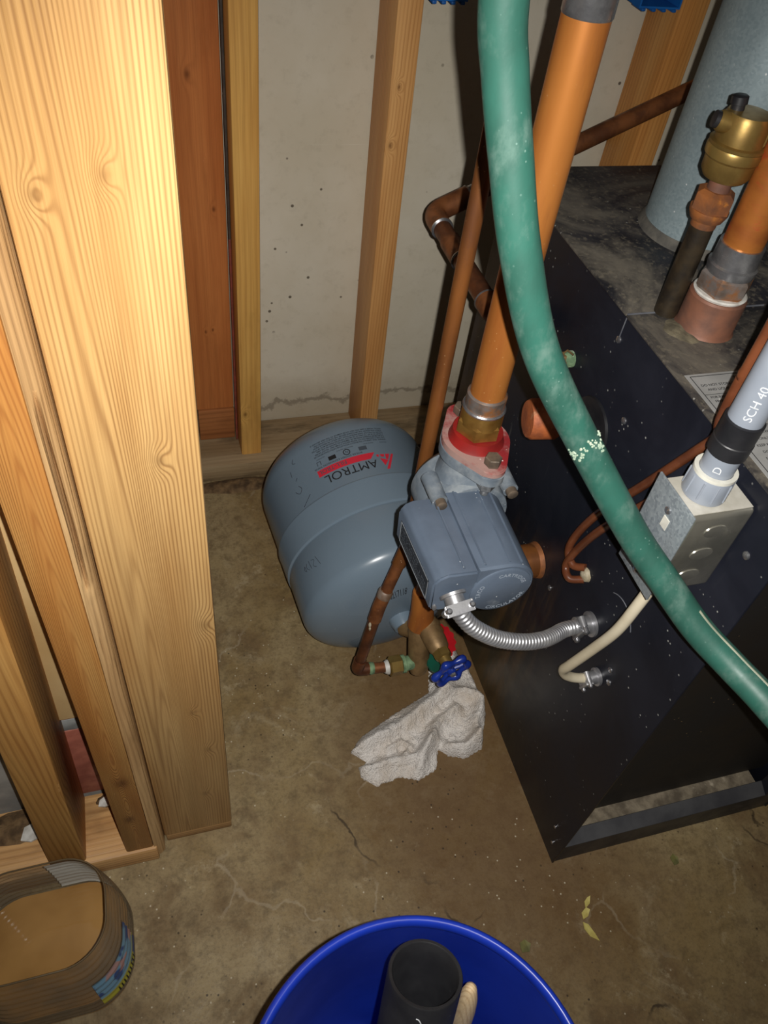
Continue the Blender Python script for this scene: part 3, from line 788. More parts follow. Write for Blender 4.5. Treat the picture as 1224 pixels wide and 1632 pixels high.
# scratch arc and patched knock-out ring on the side panel
bm = newbm(); add_tube(bm, [V((BX0 - 0.0004, 0.385 + 0.030 * math.cos(t), 0.425 + 0.034 * math.sin(t))) for t in [math.radians(50 + 100 * k / 14) for k in range(15)]], 0.0006, 6); obj('scratch', bm, M_seam, boiler)

# ------------------------------------------------------------------ flue
flue = thing('flue_pipe', 'wide galvanized flue pipe rising from the boiler top', 'flue pipe', (0.611, 0.701, BZ))
bm = newbm(); add_lathe(bm, [(0, 0.0635), (1.6, 0.0635)], (0.611, 0.701, BZ), (0, 0, 1), 64); obj('pipe', bm, M_galv, flue)
bm = newbm(); add_lathe(bm, [(0, 0.0690), (0.004, 0.0675), (0.010, 0.0640), (0.010, 0.0630), (0, 0.0630)], (0.611, 0.701, BZ + 0.0001), (0, 0, 1), 64, caps=False); obj('dust_fillet', bm, mottled('dust_fillet', srgb(96, 92, 84), srgb(70, 68, 64), 60, (0.8, 0.9), bump=0.5), flue)

# ------------------------------------------------------------------ air vent
NX, NY = 0.484, 0.553
av = thing('air_vent', 'brass float air vent on a black iron nipple', 'air vent', (NX, NY, BZ))
def lat(name, prof, mat, parent, seg=24, org=(NX, NY, 0), axis=(0, 0, 1), phase=0.0, **k):
    bm = newbm(); add_lathe(bm, prof, org, axis, seg, phase=phase, **{q: k[q] for q in k if q in ('caps', 'squash', 'hint')})
    return obj(name, bm, mat, parent, smooth=k.get('smooth', 32), label=k.get('label'))
lat('nipple', [(BZ, 0.0112), (0.797, 0.0107)], M_blackiron, av)
lat('rust_band', [(0.790, 0.0112), (0.798, 0.0118)], M_rust, av)
lat('reducer', [(0.797, 0.0145), (0.803, 0.0172), (0.806, 0.0172)], M_rust, av)
lat('reducer_hex', [(0.806, 0.0178), (0.820, 0.0178), (0.823, 0.0130)], M_rust, av, 6, phase=0.4, smooth=20)
lat('thread', [(0.823, 0.0098), (0.834, 0.0095)], M_rustbrown, av)
body = lat('float_body', [(0.832, 0.010), (0.834, 0.0180), (0.839, 0.0212), (0.850, 0.0218), (0.852, 0.0236), (0.858, 0.0240), (0.860, 0.0232), (0.8605, 0.0215)], M_brass, av, 40)
cap = lat('float_cap', [(0.8605, 0.0232), (0.863, 0.0236), (0.864, 0.0205), (0.882, 0.0200), (0.886, 0.0180), (0.887, 0.0)], M_brass, av, 40)
for k in range(22):                                          # knurls on the cap's right side
    th = math.radians(-60 + k * 6.5)
    if k < 14:
        c = V((NX + 0.0203 * math.cos(th), NY + 0.0203 * math.sin(th), 0.873))
        bm = newbm(); add_lathe(bm, [(-0.007, 0.0006), (0.007, 0.0006)], c, (0, 0, 1), 6); obj('knurl', bm, M_brass, cap)
bm = newbm(); add_lathe(bm, [(0, 0.0085), (0.016, 0.0085), (0.018, 0.007)], (NX - 0.008, NY - 0.002, 0.876), (-0.75, 0.3, 0.12), 20); pt = obj('side_port', bm, M_brass, av)
bm = newbm(); add_lathe(bm, [(0, 0.0066), (0.004, 0.0066), (0.005, 0.004)], V((NX - 0.008, NY - 0.002, 0.876)) + V((-0.75, 0.3, 0.12)).normalized() * 0.0175, (-0.75, 0.3, 0.12), 16); obj('port_plug', bm, M_tape, pt, label='black rubber plug')
bm = newbm(); add_lathe(bm, [(0, 0.0055), (0.006, 0.0055), (0.0065, 0.0068), (0.012, 0.0066), (0.013, 0.005)], (NX - 0.009, NY + 0.006, 0.884), (-0.1, 0.1, 1), 16); obj('vent_cap', bm, M_tape, av, label='small black vent cap')

# ------------------------------------------------------------------ supply riser on the boiler top
RX, RY = 0.512, 0.527
sr = thing('supply_riser', 'copper riser on a rusty iron coupling at the right edge', 'pipe', (RX, RY, BZ))
o_ = (RX, RY, 0)
lat('coupling', [(BZ, 0.0285), (BZ + 0.003, 0.0268), (0.7345, 0.0268), (0.7365, 0.0255)], M_rustbrown, sr, 36, o_)
lat('sealant_ring', [(0.7365, 0.0240), (0.7385, 0.0250), (0.7395, 0.0235)], M_flake, sr, 36, o_, label='white sealant ring')
lat('adapter_hex', [(0.7395, 0.0222), (0.743, 0.0248), (0.756, 0.0248), (0.7585, 0.0225)], M_soldered, sr, 6, o_, smooth=20, phase=0.2)
lat('adapter_neck', [(0.7585, 0.0215), (0.764, 0.0225), (0.7665, 0.0225), (0.768, 0.0205), (0.7860, 0.0200)], M_solder, sr, 36, o_)
lat('copper_pipe', [(0.7830, 0.0178), (2.2, 0.0178)], mottled('heat_marked_copper', srgb(188, 116, 54), srgb(156, 88, 42), 20, (0.34, 0.5), 0.45, c3=srgb(178, 76, 40), c3_th=(0.52, 0.64), c3_scale=18, bump=0.06, stretch=(1, 1, 2.0)), sr, 36, o_)
heap('caulk_patch', 0.487, 0.522, BZ - 0.0006, 0.020, 0.018, 0.0035, mottled('grimy_caulk', srgb(112, 104, 84), srgb(78, 72, 58), 80, (0.7, 0.85), bump=0.8, bump_scale=120, dist=0.002), 'crusty pale caulk around the rusty coupling', 'caulk', 5)

# ------------------------------------------------------------------ return pipe with flange, pump
PX, PY = 0.310, 0.5435
rp = thing('return_pipe', 'large bright copper pipe coming down into the pump', 'pipe', (PX, PY, 0.556))
o_ = (PX, PY, 0)
lat('copper_pipe', [(0.626, 0.0176), (2.2, 0.0176)], M_copper, rp, 40, o_)
lat('solder_band', [(0.612, 0.0200), (0.626, 0.0200), (0.6275, 0.0180)], M_soldered, rp, 40, o_)
lat('solder_joint', [(0.952, 0.0178), (0.953, 0.0183), (1.04, 0.0184), (1.042, 0.0178)], M_solder, rp, 40, o_, label='tinned solder joint')
lat('solder_ring', [(0.6085, 0.0215), (0.6105, 0.0222), (0.6120, 0.0212)], M_solder, rp, 40, o_)
lat('adapter', [(0.592, 0.0218), (0.6090, 0.0214)], M_brass_hex, rp, 32, o_)
lat('adapter_hex', [(0.577, 0.0205), (0.580, 0.0240), (0.594, 0.0240), (0.597, 0.0215)], M_brass_hex, rp, 6, o_, smooth=20, phase=0.5)
lat('collar', [(0.567, 0.0300), (0.570, 0.0282), (0.579, 0.0262), (0.579, 0.020)], M_redcollar, rp, 40, o_, label='dark red flange collar')
def oval_outline(half, rend, rmid, n=10):
    """two-bolt flange outline, long axis along y"""
    pts = []
    d = half
    al = math.asin((rmid - rend) / d)
    for k in range(n + 1):
        th = al + (PI - 2 * al) * k / n
        pts.append((rend * math.cos(th), d + rend * math.sin(th)))
    for k in range(n + 1):
        th = PI - al + 2 * al * k / n
        pts.append((rmid * math.cos(th), rmid * math.sin(th)))
    for k in range(n + 1):
        th = PI + al + (PI - 2 * al) * k / n
        pts.append((rend * math.cos(th), -d + rend * math.sin(th)))
    for k in range(n + 1):
        th = -al + 2 * al * k / n
        pts.append((rmid * math.cos(th), rmid * math.sin(th)))
    return pts
ang = math.radians(4)
def flmap(x, y, z):
    return V((PX + x * math.cos(ang) - y * math.sin(ang), PY + x * math.sin(ang) + y * math.cos(ang), z))
ol = oval_outline(0.040, 0.0150, 0.0355)
bm = newbm(); add_prism(bm, ol, 0.5605, 0.5680, flmap)
bmesh.ops.bevel(bm, geom=[e for e in bm.edges if abs(e.verts[0].co.z - e.verts[1].co.z) < 1e-5], offset=0.0012, segments=2, affect='EDGES')
obj('flange', bm, M_redflange, rp, label='red two-bolt pipe flange')
for s in (-1, 1):
    c = flmap(0, 0.040 * s, 0)
    bm = newbm(); add_lathe(bm, [(0.5682, 0.0088), (0.5765, 0.0088), (0.5775, 0.0078)], c, (0, 0, 1), 6, phase=0.3); b = obj('bolt', bm, M_bolt, rp, smooth=20)
    bm = newbm(); add_lathe(bm, [(0.5255, 0.0044), (0.5680, 0.0044)], c, (0, 0, 1), 14); obj('bolt_shank', bm, M_nut, b)
    bm = newbm(); add_lathe(bm, [(0.5345, 0.0086), (0.5358, 0.0096), (0.5464, 0.0096), (0.5476, 0.0086)], c, (0, 0, 1), 6, phase=0.1); obj('nut', bm, M_nut, b, smooth=20)

pump = thing('circulator_pump', 'blue-grey circulator pump with wiring box below the large copper pipe', 'pump', (PX, PY, 0.40))
bm = newbm(); add_prism(bm, oval_outline(0.040, 0.0152, 0.0362), 0.5480, 0.5600, flmap)
bmesh.ops.bevel(bm, geom=[e for e in bm.edges if abs(e.verts[0].co.z - e.verts[1].co.z) < 1e-5], offset=0.0012, segments=2, affect='EDGES')
obj('upper_flange', bm, M_pump_dusty, pump)
lat('neck', [(0.520, 0.036), (0.533, 0.030), (0.5485, 0.027)], M_pump_dusty, pump, 32, o_)
bm = newbm(); add_lathe(bm, [(-0.024, 0.030), (-0.022, 0.043), (-0.010, 0.048), (0.014, 0.048), (0.022, 0.042), (0.026, 0.030)], (PX - 0.004, PY + 0.008, 0.484), (0, 1, 0), 40); obj('volute', bm, M_pump_dusty, pump)
bm = newbm(); add_lathe(bm, [(0.0, 0.044), (0.006, 0.046), (0.020, 0.046), (0.024, 0.042)], (PX - 0.004, PY - 0.034, 0.484), (0, 1, 0), 40); obj('motor_ring', bm, M_pump_dusty, pump)
lat('lower_neck', [(0.405, 0.027), (0.430, 0.030), (0.447, 0.036)], M_pump, pump, 32, o_)
bm = newbm(); add_prism(bm, oval_outline(0.040, 0.0160, 0.0368), 0.3960, 0.4050, flmap); obj('lower_flange', bm, M_pump, pump)
# lugs with cap screws round the motor ring
for (dx, dz) in ((-0.042, 0.036), (0.036, 0.040), (-0.04, -0.04), (0.038, -0.038)):
    bm = newbm(); add_lathe(bm, [(0.0, 0.0085), (0.036, 0.0092)], (PX - 0.004 + dx, PY - 0.042, 0.487 + dz), (0, 1, 0), 16); lg = obj('lug', bm, M_pump_dusty, pump)
    bm = newbm(); add_lathe(bm, [(0, 0.0060), (-0.007, 0.0060), (-0.008, 0.0045)], (PX - 0.004 + dx, PY - 0.042, 0.487 + dz), (0, 1, 0), 12); obj('cap_screw', bm, M_bolt, lg)
# motor: barrel with a flat-topped shoulder, front face towards the camera
MX, MZ, MR = 0.3045, 0.4855, 0.0365
YF, YB = 0.4085, 0.5120
def motor_outline(k=1.0):
    pts = []
    for a in range(-150, 91, 8):
        th = math.radians(a)
        pts.append((MX + k * MR * math.cos(th), MZ + k * MR * math.sin(th)))
    pts.append((MX - 0.030 * k, MZ + MR * k))
    pts.append((MX - 0.030 * k, MZ - 0.016 * k))
    return pts
bm = newbm()
secs = [(YF + 0.0015, 0.93), (YF + 0.004, 0.985), (YF + 0.008, 1.0), (YB, 1.04)]
rings = [[bm.verts.new((x, y, z)) for x, z in motor_outline(k)] for y, k in secs]
n_ = len(rings[0])
for A, B in zip(rings, rings[1:]):
    for k in range(n_): bm.faces.new((A[k], A[(k + 1) % n_], B[(k + 1) % n_], B[k]))
bm.faces.new(list(reversed(rings[0]))); bm.faces.new(rings[-1])
motor = obj('motor', bm, M_pump, pump, smooth=30)
for a in (62, 84, 108, 126):                                   # raised seams along the barrel
    th = math.radians(a)
    x0 = MX + 0.0370 * math.cos(th) if a <= 90 else MX - 0.0365 * (a - 90) / 30
    z0 = MZ + 0.0370 * math.sin(th) if a <= 90 else MZ + MR + 0.0006
    bm = newbm(); add_tube(bm, [V((x0, YF + 0.006, z0)), V((x0 * 1.0 + (x0 - MX) * 0.04, YB, z0 + (z0 - MZ) * 0.04))], 0.0011, 6); obj('seam', bm, M_pump, motor)
bm = newbm(); add_lathe(bm, [(0, 0.0330), (-0.0025, 0.0325), (-0.0035, 0.0310), (-0.0030, 0.0)], (MX, YF + 0.003, MZ - 0.001), (0, 1, 0), 48); cap_ = obj('end_cap', bm, M_pump, pump)
def arc_text(bm, s, size, r, a0, a1, inward=False):
    vs_, fs = text_geo(s, size, 1.1, 3, 0.00012)
    w = max(v.x for v in vs_)
    B = []
    for v in vs_:
        f = v.x / w
        th = math.radians(a0 + (a1 - a0) * f)
        rr = r - v.y if inward else r + v.y
        B.append(bm.verts.new((MX + rr * math.cos(th), YF - 0.0008, MZ - 0.001 + rr * math.sin(th))))
    for f in fs: bm.faces.new([B[i] for i in f])
bm = newbm(); arc_text(bm, 'CARTRIDGE', 0.0064, 0.0225, 108, 22); arc_text(bm, 'CIRCULATOR', 0.0064, 0.0285, 245, 345, True); arc_text(bm, 'TACO', 0.0070, 0.0220, 196, 150)
obj('raised_lettering', bm, mottled('raised_pump_letters', srgb(160, 170, 182), srgb(140, 150, 162), 60, (0.4, 0.5)), cap_, smooth=0)
# wiring box on the motor's left side
bm = newbm()
BXL, BXR = 0.2320, 0.2760
oln = [(BXR, 0.5185), (BXR, 0.4640), (BXL + 0.010, 0.4640), (BXL, 0.4680), (BXL - 0.002, 0.5080), (BXL + 0.003, 0.5160), (BXL + 0.012, 0.5200)]
add_prism(bm, oln, 0.4100, 0.5120, lambda x, z, y: V((x - 0.05 * (y - 0.41) * (1 if x < 0.26 else 0), y, z)))
bmesh.ops.bevel(bm, geom=bm.edges[:], offset=0.0022, segments=2, affect='EDGES')
wb = obj('wiring_box', bm, M_pump, pump, smooth=40)
LX = lambda y, z: (BXL - 0.05 * (y - 0.41)) - 0.002 * (z - 0.468) / 0.04 - 0.0004
def lmap(y, z, h=0.0): return V((LX(y, z) - h, y, z))
def quad_strip(bm, pts, h0, h1):
    A = [bm.verts.new(lmap(y, z, h0)) for y, z in pts]; B = [bm.verts.new(lmap(y, z, h1)) for y, z in pts]
    n = len(pts); bm.faces.new(A); bm.faces.new(B)
    for k in range(n): bm.faces.new((A[k], A[(k + 1) % n], B[(k + 1) % n], B[k]))
bm = newbm(); quad_strip(bm, [(0.420, 0.4725), (0.496, 0.4725), (0.500, 0.476), (0.500, 0.503), (0.420, 0.503)], -0.0005, 0.0004); npl = obj('nameplate', bm, M_plate, wb, smooth=0, label='dark nameplate with pale border')
bm = newbm()
for (a, b, c, d) in ((0.420, 0.4725, 0.4212, 0.503), (0.4988, 0.4725, 0.500, 0.503), (0.420, 0.4725, 0.500, 0.4737), (0.420, 0.5018, 0.500, 0.503)):
    quad_strip(bm, [(a, b), (c, b), (c, d), (a, d)], 0.0003, 0.0007)
obj('plate_border', bm, M_plateline, npl, smooth=0)
bm = newbm()
for i, s in enumerate(['CIRCULATOR', '115 V  60 HZ  1 PH', 'IMPEDANCE PROTECTED', 'MAX WORKING PRESSURE 125 PSI']):
    add_text(bm, s, 0.0060, lambda x, y, h, i=i: lmap(0.496 - x, 0.4955 - 0.0062 * i + y, 0.0006 + h), fit=0.070 if i else 0.05)
obj('plate_print', bm, M_platedim, npl, smooth=0)
bm = newbm(); add_lathe(bm, [(0, 0.0040), (0.002, 0.0034), (0.0022, 0)], (BXL + 0.004, 0.4095, 0.4730), (0, -1, 0.1), 14, squash=(0.6, 1)); obj('cover_screw', bm, M_castzinc, wb)

# outlet elbow from the pump into the boiler side
oe = thing('outlet_elbow', 'copper elbow from under the pump into the boiler side', 'pipe', (0.38, PY, 0.33))
bm = newbm(); add_tube(bm, fillet([(PX, PY, 0.3955), (PX, PY, 0.337), (BX0 - 0.0005, PY, 0.337)], 0.045, 10), 0.0190, 24); obj('elbow', bm, M_copper, oe)
bm = newbm(); add_lathe(bm, [(0.0, 0.0225), (0.030, 0.0225), (0.033, 0.019)], (BX0 - 0.0005, PY, 0.337), (-1, 0, 0), 28); obj('socket', bm, M_copper_warm, oe)
bm = newbm(); add_lathe(bm, [(0.0, 0.0245), (0.006, 0.0228)], (BX0 - 0.0005, PY, 0.337), (-1, 0, 0), 28); obj('rust_collar', bm, M_rust, oe)

# ------------------------------------------------------------------ expansion tank lying on the floor
TC = V((0.2910, 0.784, 0.1530)); TR, TL = 0.1395, 0.330
ty, tp = -0.110, 0.12
TA = V((math.sin(ty) * math.cos(tp), math.cos(ty) * math.cos(tp), math.sin(tp)))
TE = TA.cross(V((0, 0, 1))).normalized(); TG = TE.cross(TA)
def tank_pt(t, deg, h=0.0):
    r = tank_r(t) + h; th = math.radians(deg)
    return TC + TA * t + (TE * math.cos(th) + TG * math.sin(th)) * r
D1, D2, EX = 0.046, 0.072, 0.80
def dome(u): return TR * (max(0.0, math.sin(u)) ** EX)
def tank_prof():
    p = []
    for k in range(13):
        u = k / 12 * PI / 2; p.append((-TL / 2 + D1 - D1 * math.cos(u), dome(u)))
    p += [(-0.0530, TR), (-0.0500, TR - 0.0012), (-0.0480, TR - 0.0016), (-0.0460, TR + 0.0012), (-0.040, TR + 0.0016), (-0.008, TR + 0.0016), (-0.0020, TR + 0.0022), (0.0, TR + 0.0022), (0.0016, TR - 0.0002), (0.004, TR - 0.0008)]
    for k in range(13):
        u = PI / 2 - k / 12 * PI / 2; p.append((TL / 2 - D2 + D2 * math.cos(u), dome(u) - 0.0008 * math.sin(u)))
    return p
TP = tank_prof()
def tank_r(t):
    for (a, ra), (b, rb) in zip(TP, TP[1:]):
        if a <= t <= b: return ra + (rb - ra) * ((t - a) / (b - a) if b > a else 0)
    return TR
tank = thing('expansion_tank', 'grey steel expansion tank with red and black lettering lying on the floor', 'tank', (TC.x, TC.y, 0))
bm = newbm()
rings = []
for t, r in TP:
    if r < 1e-5: rings.append([bm.verts.new(TC + TA * t)])
    else: rings.append([bm.verts.new(TC + TA * t + (TE * math.cos(2 * PI * k / 96) + TG * math.sin(2 * PI * k / 96)) * r) for k in range(96)])
for A, B in zip(rings, rings[1:]):
    for k in range(96):
        k2 = (k + 1) % 96
        if len(A) == 1: bm.faces.new((A[0], B[k2], B[k]))
        elif len(B) == 1: bm.faces.new((A[k], A[k2], B[0]))
        else: bm.faces.new((A[k], A[k2], B[k2], B[k]))
shell = obj('shell', bm, M_tank, tank, smooth=50)
# printing on the shell: x runs round the tank (degrees), y runs towards the middle seam
def tmap(deg0, t0): return lambda x, y, h: tank_pt(t0 - y, deg0 + math.degrees(x / TR), 0.0003 + h)
bm = newbm(); add_text(bm, 'AMTROL', 0.0205, tmap(85.5, 0.0305), fit=0.0835, res=5); obj('lettering', bm, M_print, shell, smooth=0, label='black capital lettering')
def tpoly(bm, pts, h=0.0003, n=1):
    """polygon in (deg, t), split round the tank so that it follows the curve"""
    a0 = min(p[0] for p in pts); a1 = max(p[0] for p in pts)
    fs = bm.faces.new([bm.verts.new(V((p[0], p[1], 0))) for p in pts])
    for k in range(1, int((a1 - a0) / 2.0) + 1):
        g = bm.verts[:] + bm.edges[:] + bm.faces[:]
        bmesh.ops.bisect_plane(bm, geom=g, plane_co=(a0 + 2.0 * k, 0, 0), plane_no=(1, 0, 0))
def tank_poly(name, polys, mat, parent, h=0.0003, label=None):
    bm = newbm()
    for pts in polys:
        b2 = newbm(); tpoly(b2, pts)
        for v in b2.verts: v.co = tank_pt(v.co.y, v.co.x, h)
        me = bpy.data.meshes.new('tmp'); b2.to_mesh(me); b2.free(); bm.from_mesh(me); bpy.data.meshes.remove(me)
    return obj(name, bm, mat, parent, smooth=60, label=label)
band = tank_poly('red_band', [[(88.5, 0.0335), (122.5, 0.0335), (122.5, 0.0450), (84.5, 0.0450)]], M_tankred, shell, label='red printed band')
bm = newbm(); add_text(bm, 'FILL-TROL', 0.0100, lambda x, y, h: tank_pt(0.0430 - y, 103.5 + math.degrees(x / TR), 0.0006 + h), fit=0.044, bold=0.0001); obj('band_lettering', bm, M_greyprint, band if False else shell, smooth=0, label='grey lettering on the red band')
tank_poly('logo', [[(72.0, 0.0400), (73.6, 0.0400), (81.0, 0.0110), (79.0, 0.0110)],
                   [(74.8, 0.0400), (78.0, 0.0400), (78.6, 0.0300), (77.4, 0.0290)],
                   [(77.4, 0.0280), (82.6, 0.0330), (81.0, 0.0180)],
                   [(78.6, 0.0400), (81.8, 0.0400), (81.2, 0.0350), (79.4, 0.0345)],
                   [(82.4, 0.0400), (84.2, 0.0400), (84.0, 0.0360), (82.8, 0.0352)]], M_tankred, shell, label='red triangular emblem')
bm = newbm(); add_text(bm, 'BOILER SYSTEM EXPANSION TANK', 0.0042, tmap(92.0, 0.0500), fit=0.077); obj('small_print', bm, M_print, shell, smooth=0)
# certification marks
for i, dg in enumerate((90.5, 101.0, 110.5, 119.5)):
    if i == 1:
        bm = newbm()
        for k in range(28):
            u0, u1 = 2 * PI * k / 28, 2 * PI * (k + 1) / 28
            q = [tank_pt(0.0565 + r * math.cos(u), dg + math.degrees(r * math.sin(u) / TR), 0.0004) for u, r in ((u0, 0.0042), (u1, 0.0042), (u1, 0.0056), (u0, 0.0056))]
            bm.faces.new([bm.verts.new(p) for p in q])
        add_text(bm, 'N', 0.006, tmap(dg - 0.9, 0.0585))
        obj('approval_mark', bm, M_print, shell, smooth=0)
    else:
        w = 2.6 if i == 0 else 2.4
        mk = tank_poly('approval_mark', [[(dg - w, 0.0528), (dg + w, 0.0528), (dg + w, 0.0600), (dg - w, 0.0600)]] if i != 3 else
                       [[(dg - 1.4, 0.0528), (dg - 0.9, 0.0528), (dg - 0.9, 0.0600), (dg - 1.4, 0.0600)], [(dg + 0.9, 0.0528), (dg + 1.4, 0.0528), (dg + 1.4, 0.0600), (dg + 0.9, 0.0600)], [(dg - 0.9, 0.0588), (dg + 0.9, 0.0588), (dg + 0.9, 0.0600), (dg - 0.9, 0.0600)]],
                       M_greyprint if i != 2 else M_print, shell)
bm = newbm()
lines = ['WARNING  READ CAREFULLY THE PRODUCT INSTALLATION INSTRUCTIONS BEFORE USE', 'THIS TANK IS DESIGNED FOR HOT WATER HEATING SYSTEMS ONLY  DO NOT EXCEED', 'THE MAXIMUM WORKING PRESSURE OR TEMPERATURE SHOWN ON THIS LABEL', 'A RELIEF VALVE SET TO OPEN AT OR BELOW THE RATED PRESSURE MUST BE FITTED',
         'FAILURE TO FOLLOW THESE INSTRUCTIONS CAN RESULT IN SERIOUS INJURY', 'CHECK AND ADJUST THE AIR CHARGE BEFORE THE TANK IS CONNECTED', 'INSTALL WHERE A LEAK WILL NOT CAUSE DAMAGE TO THE AREA AROUND IT']
for i, s in enumerate(lines):
    add_text(bm, s, 0.0034, tmap(72.5 + 0.2 * (i % 2), 0.0700 + 0.0038 * i), fit=0.118 - 0.003 * (i % 3), bold=0.00005, res=2)
for dg, w in ((73.0, 0.012), (82.5, 0.016), (96.0, 0.026), (114.5, 0.014)):
    add_text(bm, 'MADE FOR HEATING', 0.0028, tmap(dg, 0.0645), fit=w, res=2)
obj('warning_print', bm, M_print, shell, smooth=0)
bm = newbm(); add_text(bm, '0217118', 0.0105, lambda x, y, h: tank_pt(-0.1612 + y * 0.36, 113.0 - x / 0.033 * 20.5, 0.0007 + h), fit=0.033); 
sn = obj('serial_number', bm, M_print, shell, smooth=0)
def pen(name, strokes, r=0.0004):
    bm = newbm()
    for st in strokes:
        pts = catmull([tank_pt(t, d, 0.0002) for d, t in st], 5); add_tube(bm, pts, r, 5)
    return obj(name, bm, M_markpen, shell)
pen('pen_writing', [[(139.5, 0.074), (139.8, 0.064)], [(136.5, 0.057), (138.0, 0.053)], [(137.5, 0.043), (136.0, 0.036), (138.0, 0.030), (140.0, 0.033), (141.0, 0.037)], [(132.0, 0.018), (139.0, 0.006)], [(134.5, 0.090), (136.0, 0.084), (134.0, 0.081)]])
pen('pen_writing', [[(142.5, -0.090), (144.5, -0.074)], [(146.0, -0.089), (148.0, -0.084), (146.2, -0.077), (148.6, -0.074)], [(150.0, -0.086), (150.8, -0.072)], [(152.0, -0.085), (154.0, -0.079), (153.0, -0.073)], [(155.0, -0.083), (156.5, -0.079), (155.5, -0.074), (155.0, -0.083)]], 0.0003)
# connection port on the near end
bm = newbm(); add_lathe(bm, [(0.0, 0.020), (0.010, 0.019), (0.020, 0.016)], TC - TA * (TL / 2 - 0.004), -TA, 28); obj('port', bm, M_tank, tank)

# ------------------------------------------------------------------ valve cluster on the tank's near end
PP = TC - TA * (TL / 2 + 0.016)                         # about (0.322, 0.605, 0.133)
vc = thing('fill_valve', 'brass and copper fill valve cluster on the near end of the tank', 'valve', (0.32, 0.58, 0.0))
J = V((0.3270, 0.592, 0.160))
bm = newbm(); add_lathe(bm, [(0, 0.0150), (0.030, 0.0150)], PP + V((0.0, 0.004, -0.002)), J - PP + V((0, -0.01, -0.012)), 20); obj('tank_nipple', bm, M_brass_dull, vc)
T0 = V((0.3190, 0.588, 0.230)); T1 = V((0.3230, 0.580, 0.150))
bm = newbm(); add_tube(bm, [T0 + V((0, 0, 0.12)), T0, T0 + V((0, 0, -0.001))], 0.0125, 20); obj('copper_riser', bm, M_copper_warm, vc)
bm = newbm(); add_lathe(bm, [(-0.010, 0.0150), (-0.008, 0.0160), (0.030, 0.0165), (0.060, 0.0195), (0.062, 0.0170)], T0, T1 - T0, 24); tee = obj('copper_tee', bm, M_copper, vc)
b0 = V((0.3270, 0.582, 0.170)); b1 = V((0.3370, 0.560, 0.165))
bm = newbm(); add_lathe(bm, [(-0.004, 0.0160), (0.022, 0.0175), (0.026, 0.0160)], b0, b1 - b0, 24); obj('tee_branch', bm, M_copper, tee)
# brass valve body 1: points down and towards the camera, closed by a rounded end
v0 = V((0.3205, 0.5800, 0.163)); v1 = V((0.3170, 0.5450, 0.098))
bm = newbm(); L1 = (v1 - v0).length
add_lathe(bm, [(0, 0.0165), (0.006, 0.0172), (0.012, 0.0160), (L1 * 0.62, 0.0160), (L1 * 0.66, 0.0145), (L1 * 0.86, 0.0145), (L1 * 0.97, 0.0115), (L1, 0.0)], v0, v1 - v0, 26); vb = obj('brass_body', bm, M_brass_dull, vc)
# union towards the thin copper pipe
u0 = v0.lerp(v1, 0.72)
ux = V((-1, -0.03, 0.02)).normalized()
bm = newbm(); add_lathe(bm, [(0.008, 0.0110), (0.021, 0.0110), (0.022, 0.0135), (0.027, 0.0135)], u0, ux, 20); obj('union_tail', bm, M_verdigris, vb)
bm = newbm(); add_lathe(bm, [(0.0265, 0.0130), (0.028, 0.0148), (0.044, 0.0148), (0.046, 0.0125)], u0, ux, 6, phase=0.35); obj('union_nut', bm, M_brass, vb, smooth=20)
# gate valve body 2 with the blue wheel
g0 = V((0.3300, 0.574, 0.172)); gd = V((0.17, -0.97, -0.10)).normalized()
bm = newbm(); add_lathe(bm, [(-0.006, 0.0178), (0.000, 0.0190), (0.004, 0.0180), (0.006, 0.0165), (0.026, 0.0160), (0.036, 0.0145), (0.040, 0.0120)], g0, gd, 26); gb = obj('gate_body', bm, M_brass_dull, vc)
bm = newbm(); add_lathe(bm, [(0.039, 0.0125), (0.041, 0.0132), (0.050, 0.0132), (0.052, 0.0100)], g0, gd, 6); obj('bonnet_nut', bm, M_brass, gb, smooth=20)
bm = newbm(); add_lathe(bm, [(0.051, 0.0092), (0.062, 0.0085), (0.064, 0.0050), (0.074, 0.0042)], g0, gd, 18); obj('packing_nut', bm, M_brass, gb)
def wheel(center, axis, R, mat, parent, name, tr=0.0048, lobes=6, spokes=5):
    a, e, g = frame(axis)
    bm = newbm(); N = 72; pts = []
    ring = []
    for k in range(N):
        th = 2 * PI * k / N
        rr = R * (1 + 0.10 * math.cos(lobes * th)); tk = tr * (1 + 0.30 * math.cos(lobes * th))
        c = center + (e * math.cos(th) + g * math.sin(th)) * rr
        rad = (e * math.cos(th) + g * math.sin(th))
        ring.append([bm.verts.new(c + rad * math.cos(q) * tk + a * math.sin(q) * tk * 0.9) for q in [2 * PI * j / 10 for j in range(10)]])
    for k in range(N):
        A, B = ring[k], ring[(k + 1) % N]
        for j in range(10): bm.faces.new((A[j], A[(j + 1) % 10], B[(j + 1) % 10], B[j]))
    w = obj(name, bm, mat, parent, smooth=60)
    for s in range(spokes):
        th = 2 * PI * (s + 0.25) / spokes
        dr = e * math.cos(th) + g * math.sin(th)
        bm = newbm(); add_tube(bm, [center + dr * 0.004 - a * 0.002, center + dr * R * 0.6, center + dr * R * 0.97], 0.0029, 8); obj('spoke', bm, mat, w)
    bm = newbm(); add_lathe(bm, [(-0.004, 0.0065), (0.003, 0.0065), (0.005, 0.0045), (0.006, 0)], center, axis, 14); obj('hub', bm, mat, w)
    return w
hw = wheel(g0 + gd * 0.073, gd + V((0.05, 0, 0.10)), 0.0235, M_wheelblue, vc, 'handwheel', 0.0052)
hw['label'] = 'blue scalloped handwheel'
bm = newbm(); add_lathe(bm, [(0, 0.0048), (0.003, 0.0042), (0.0035, 0)], g0 + gd * 0.0775, gd, 6); obj('wheel_nut', bm, M_nut, hw, smooth=20)
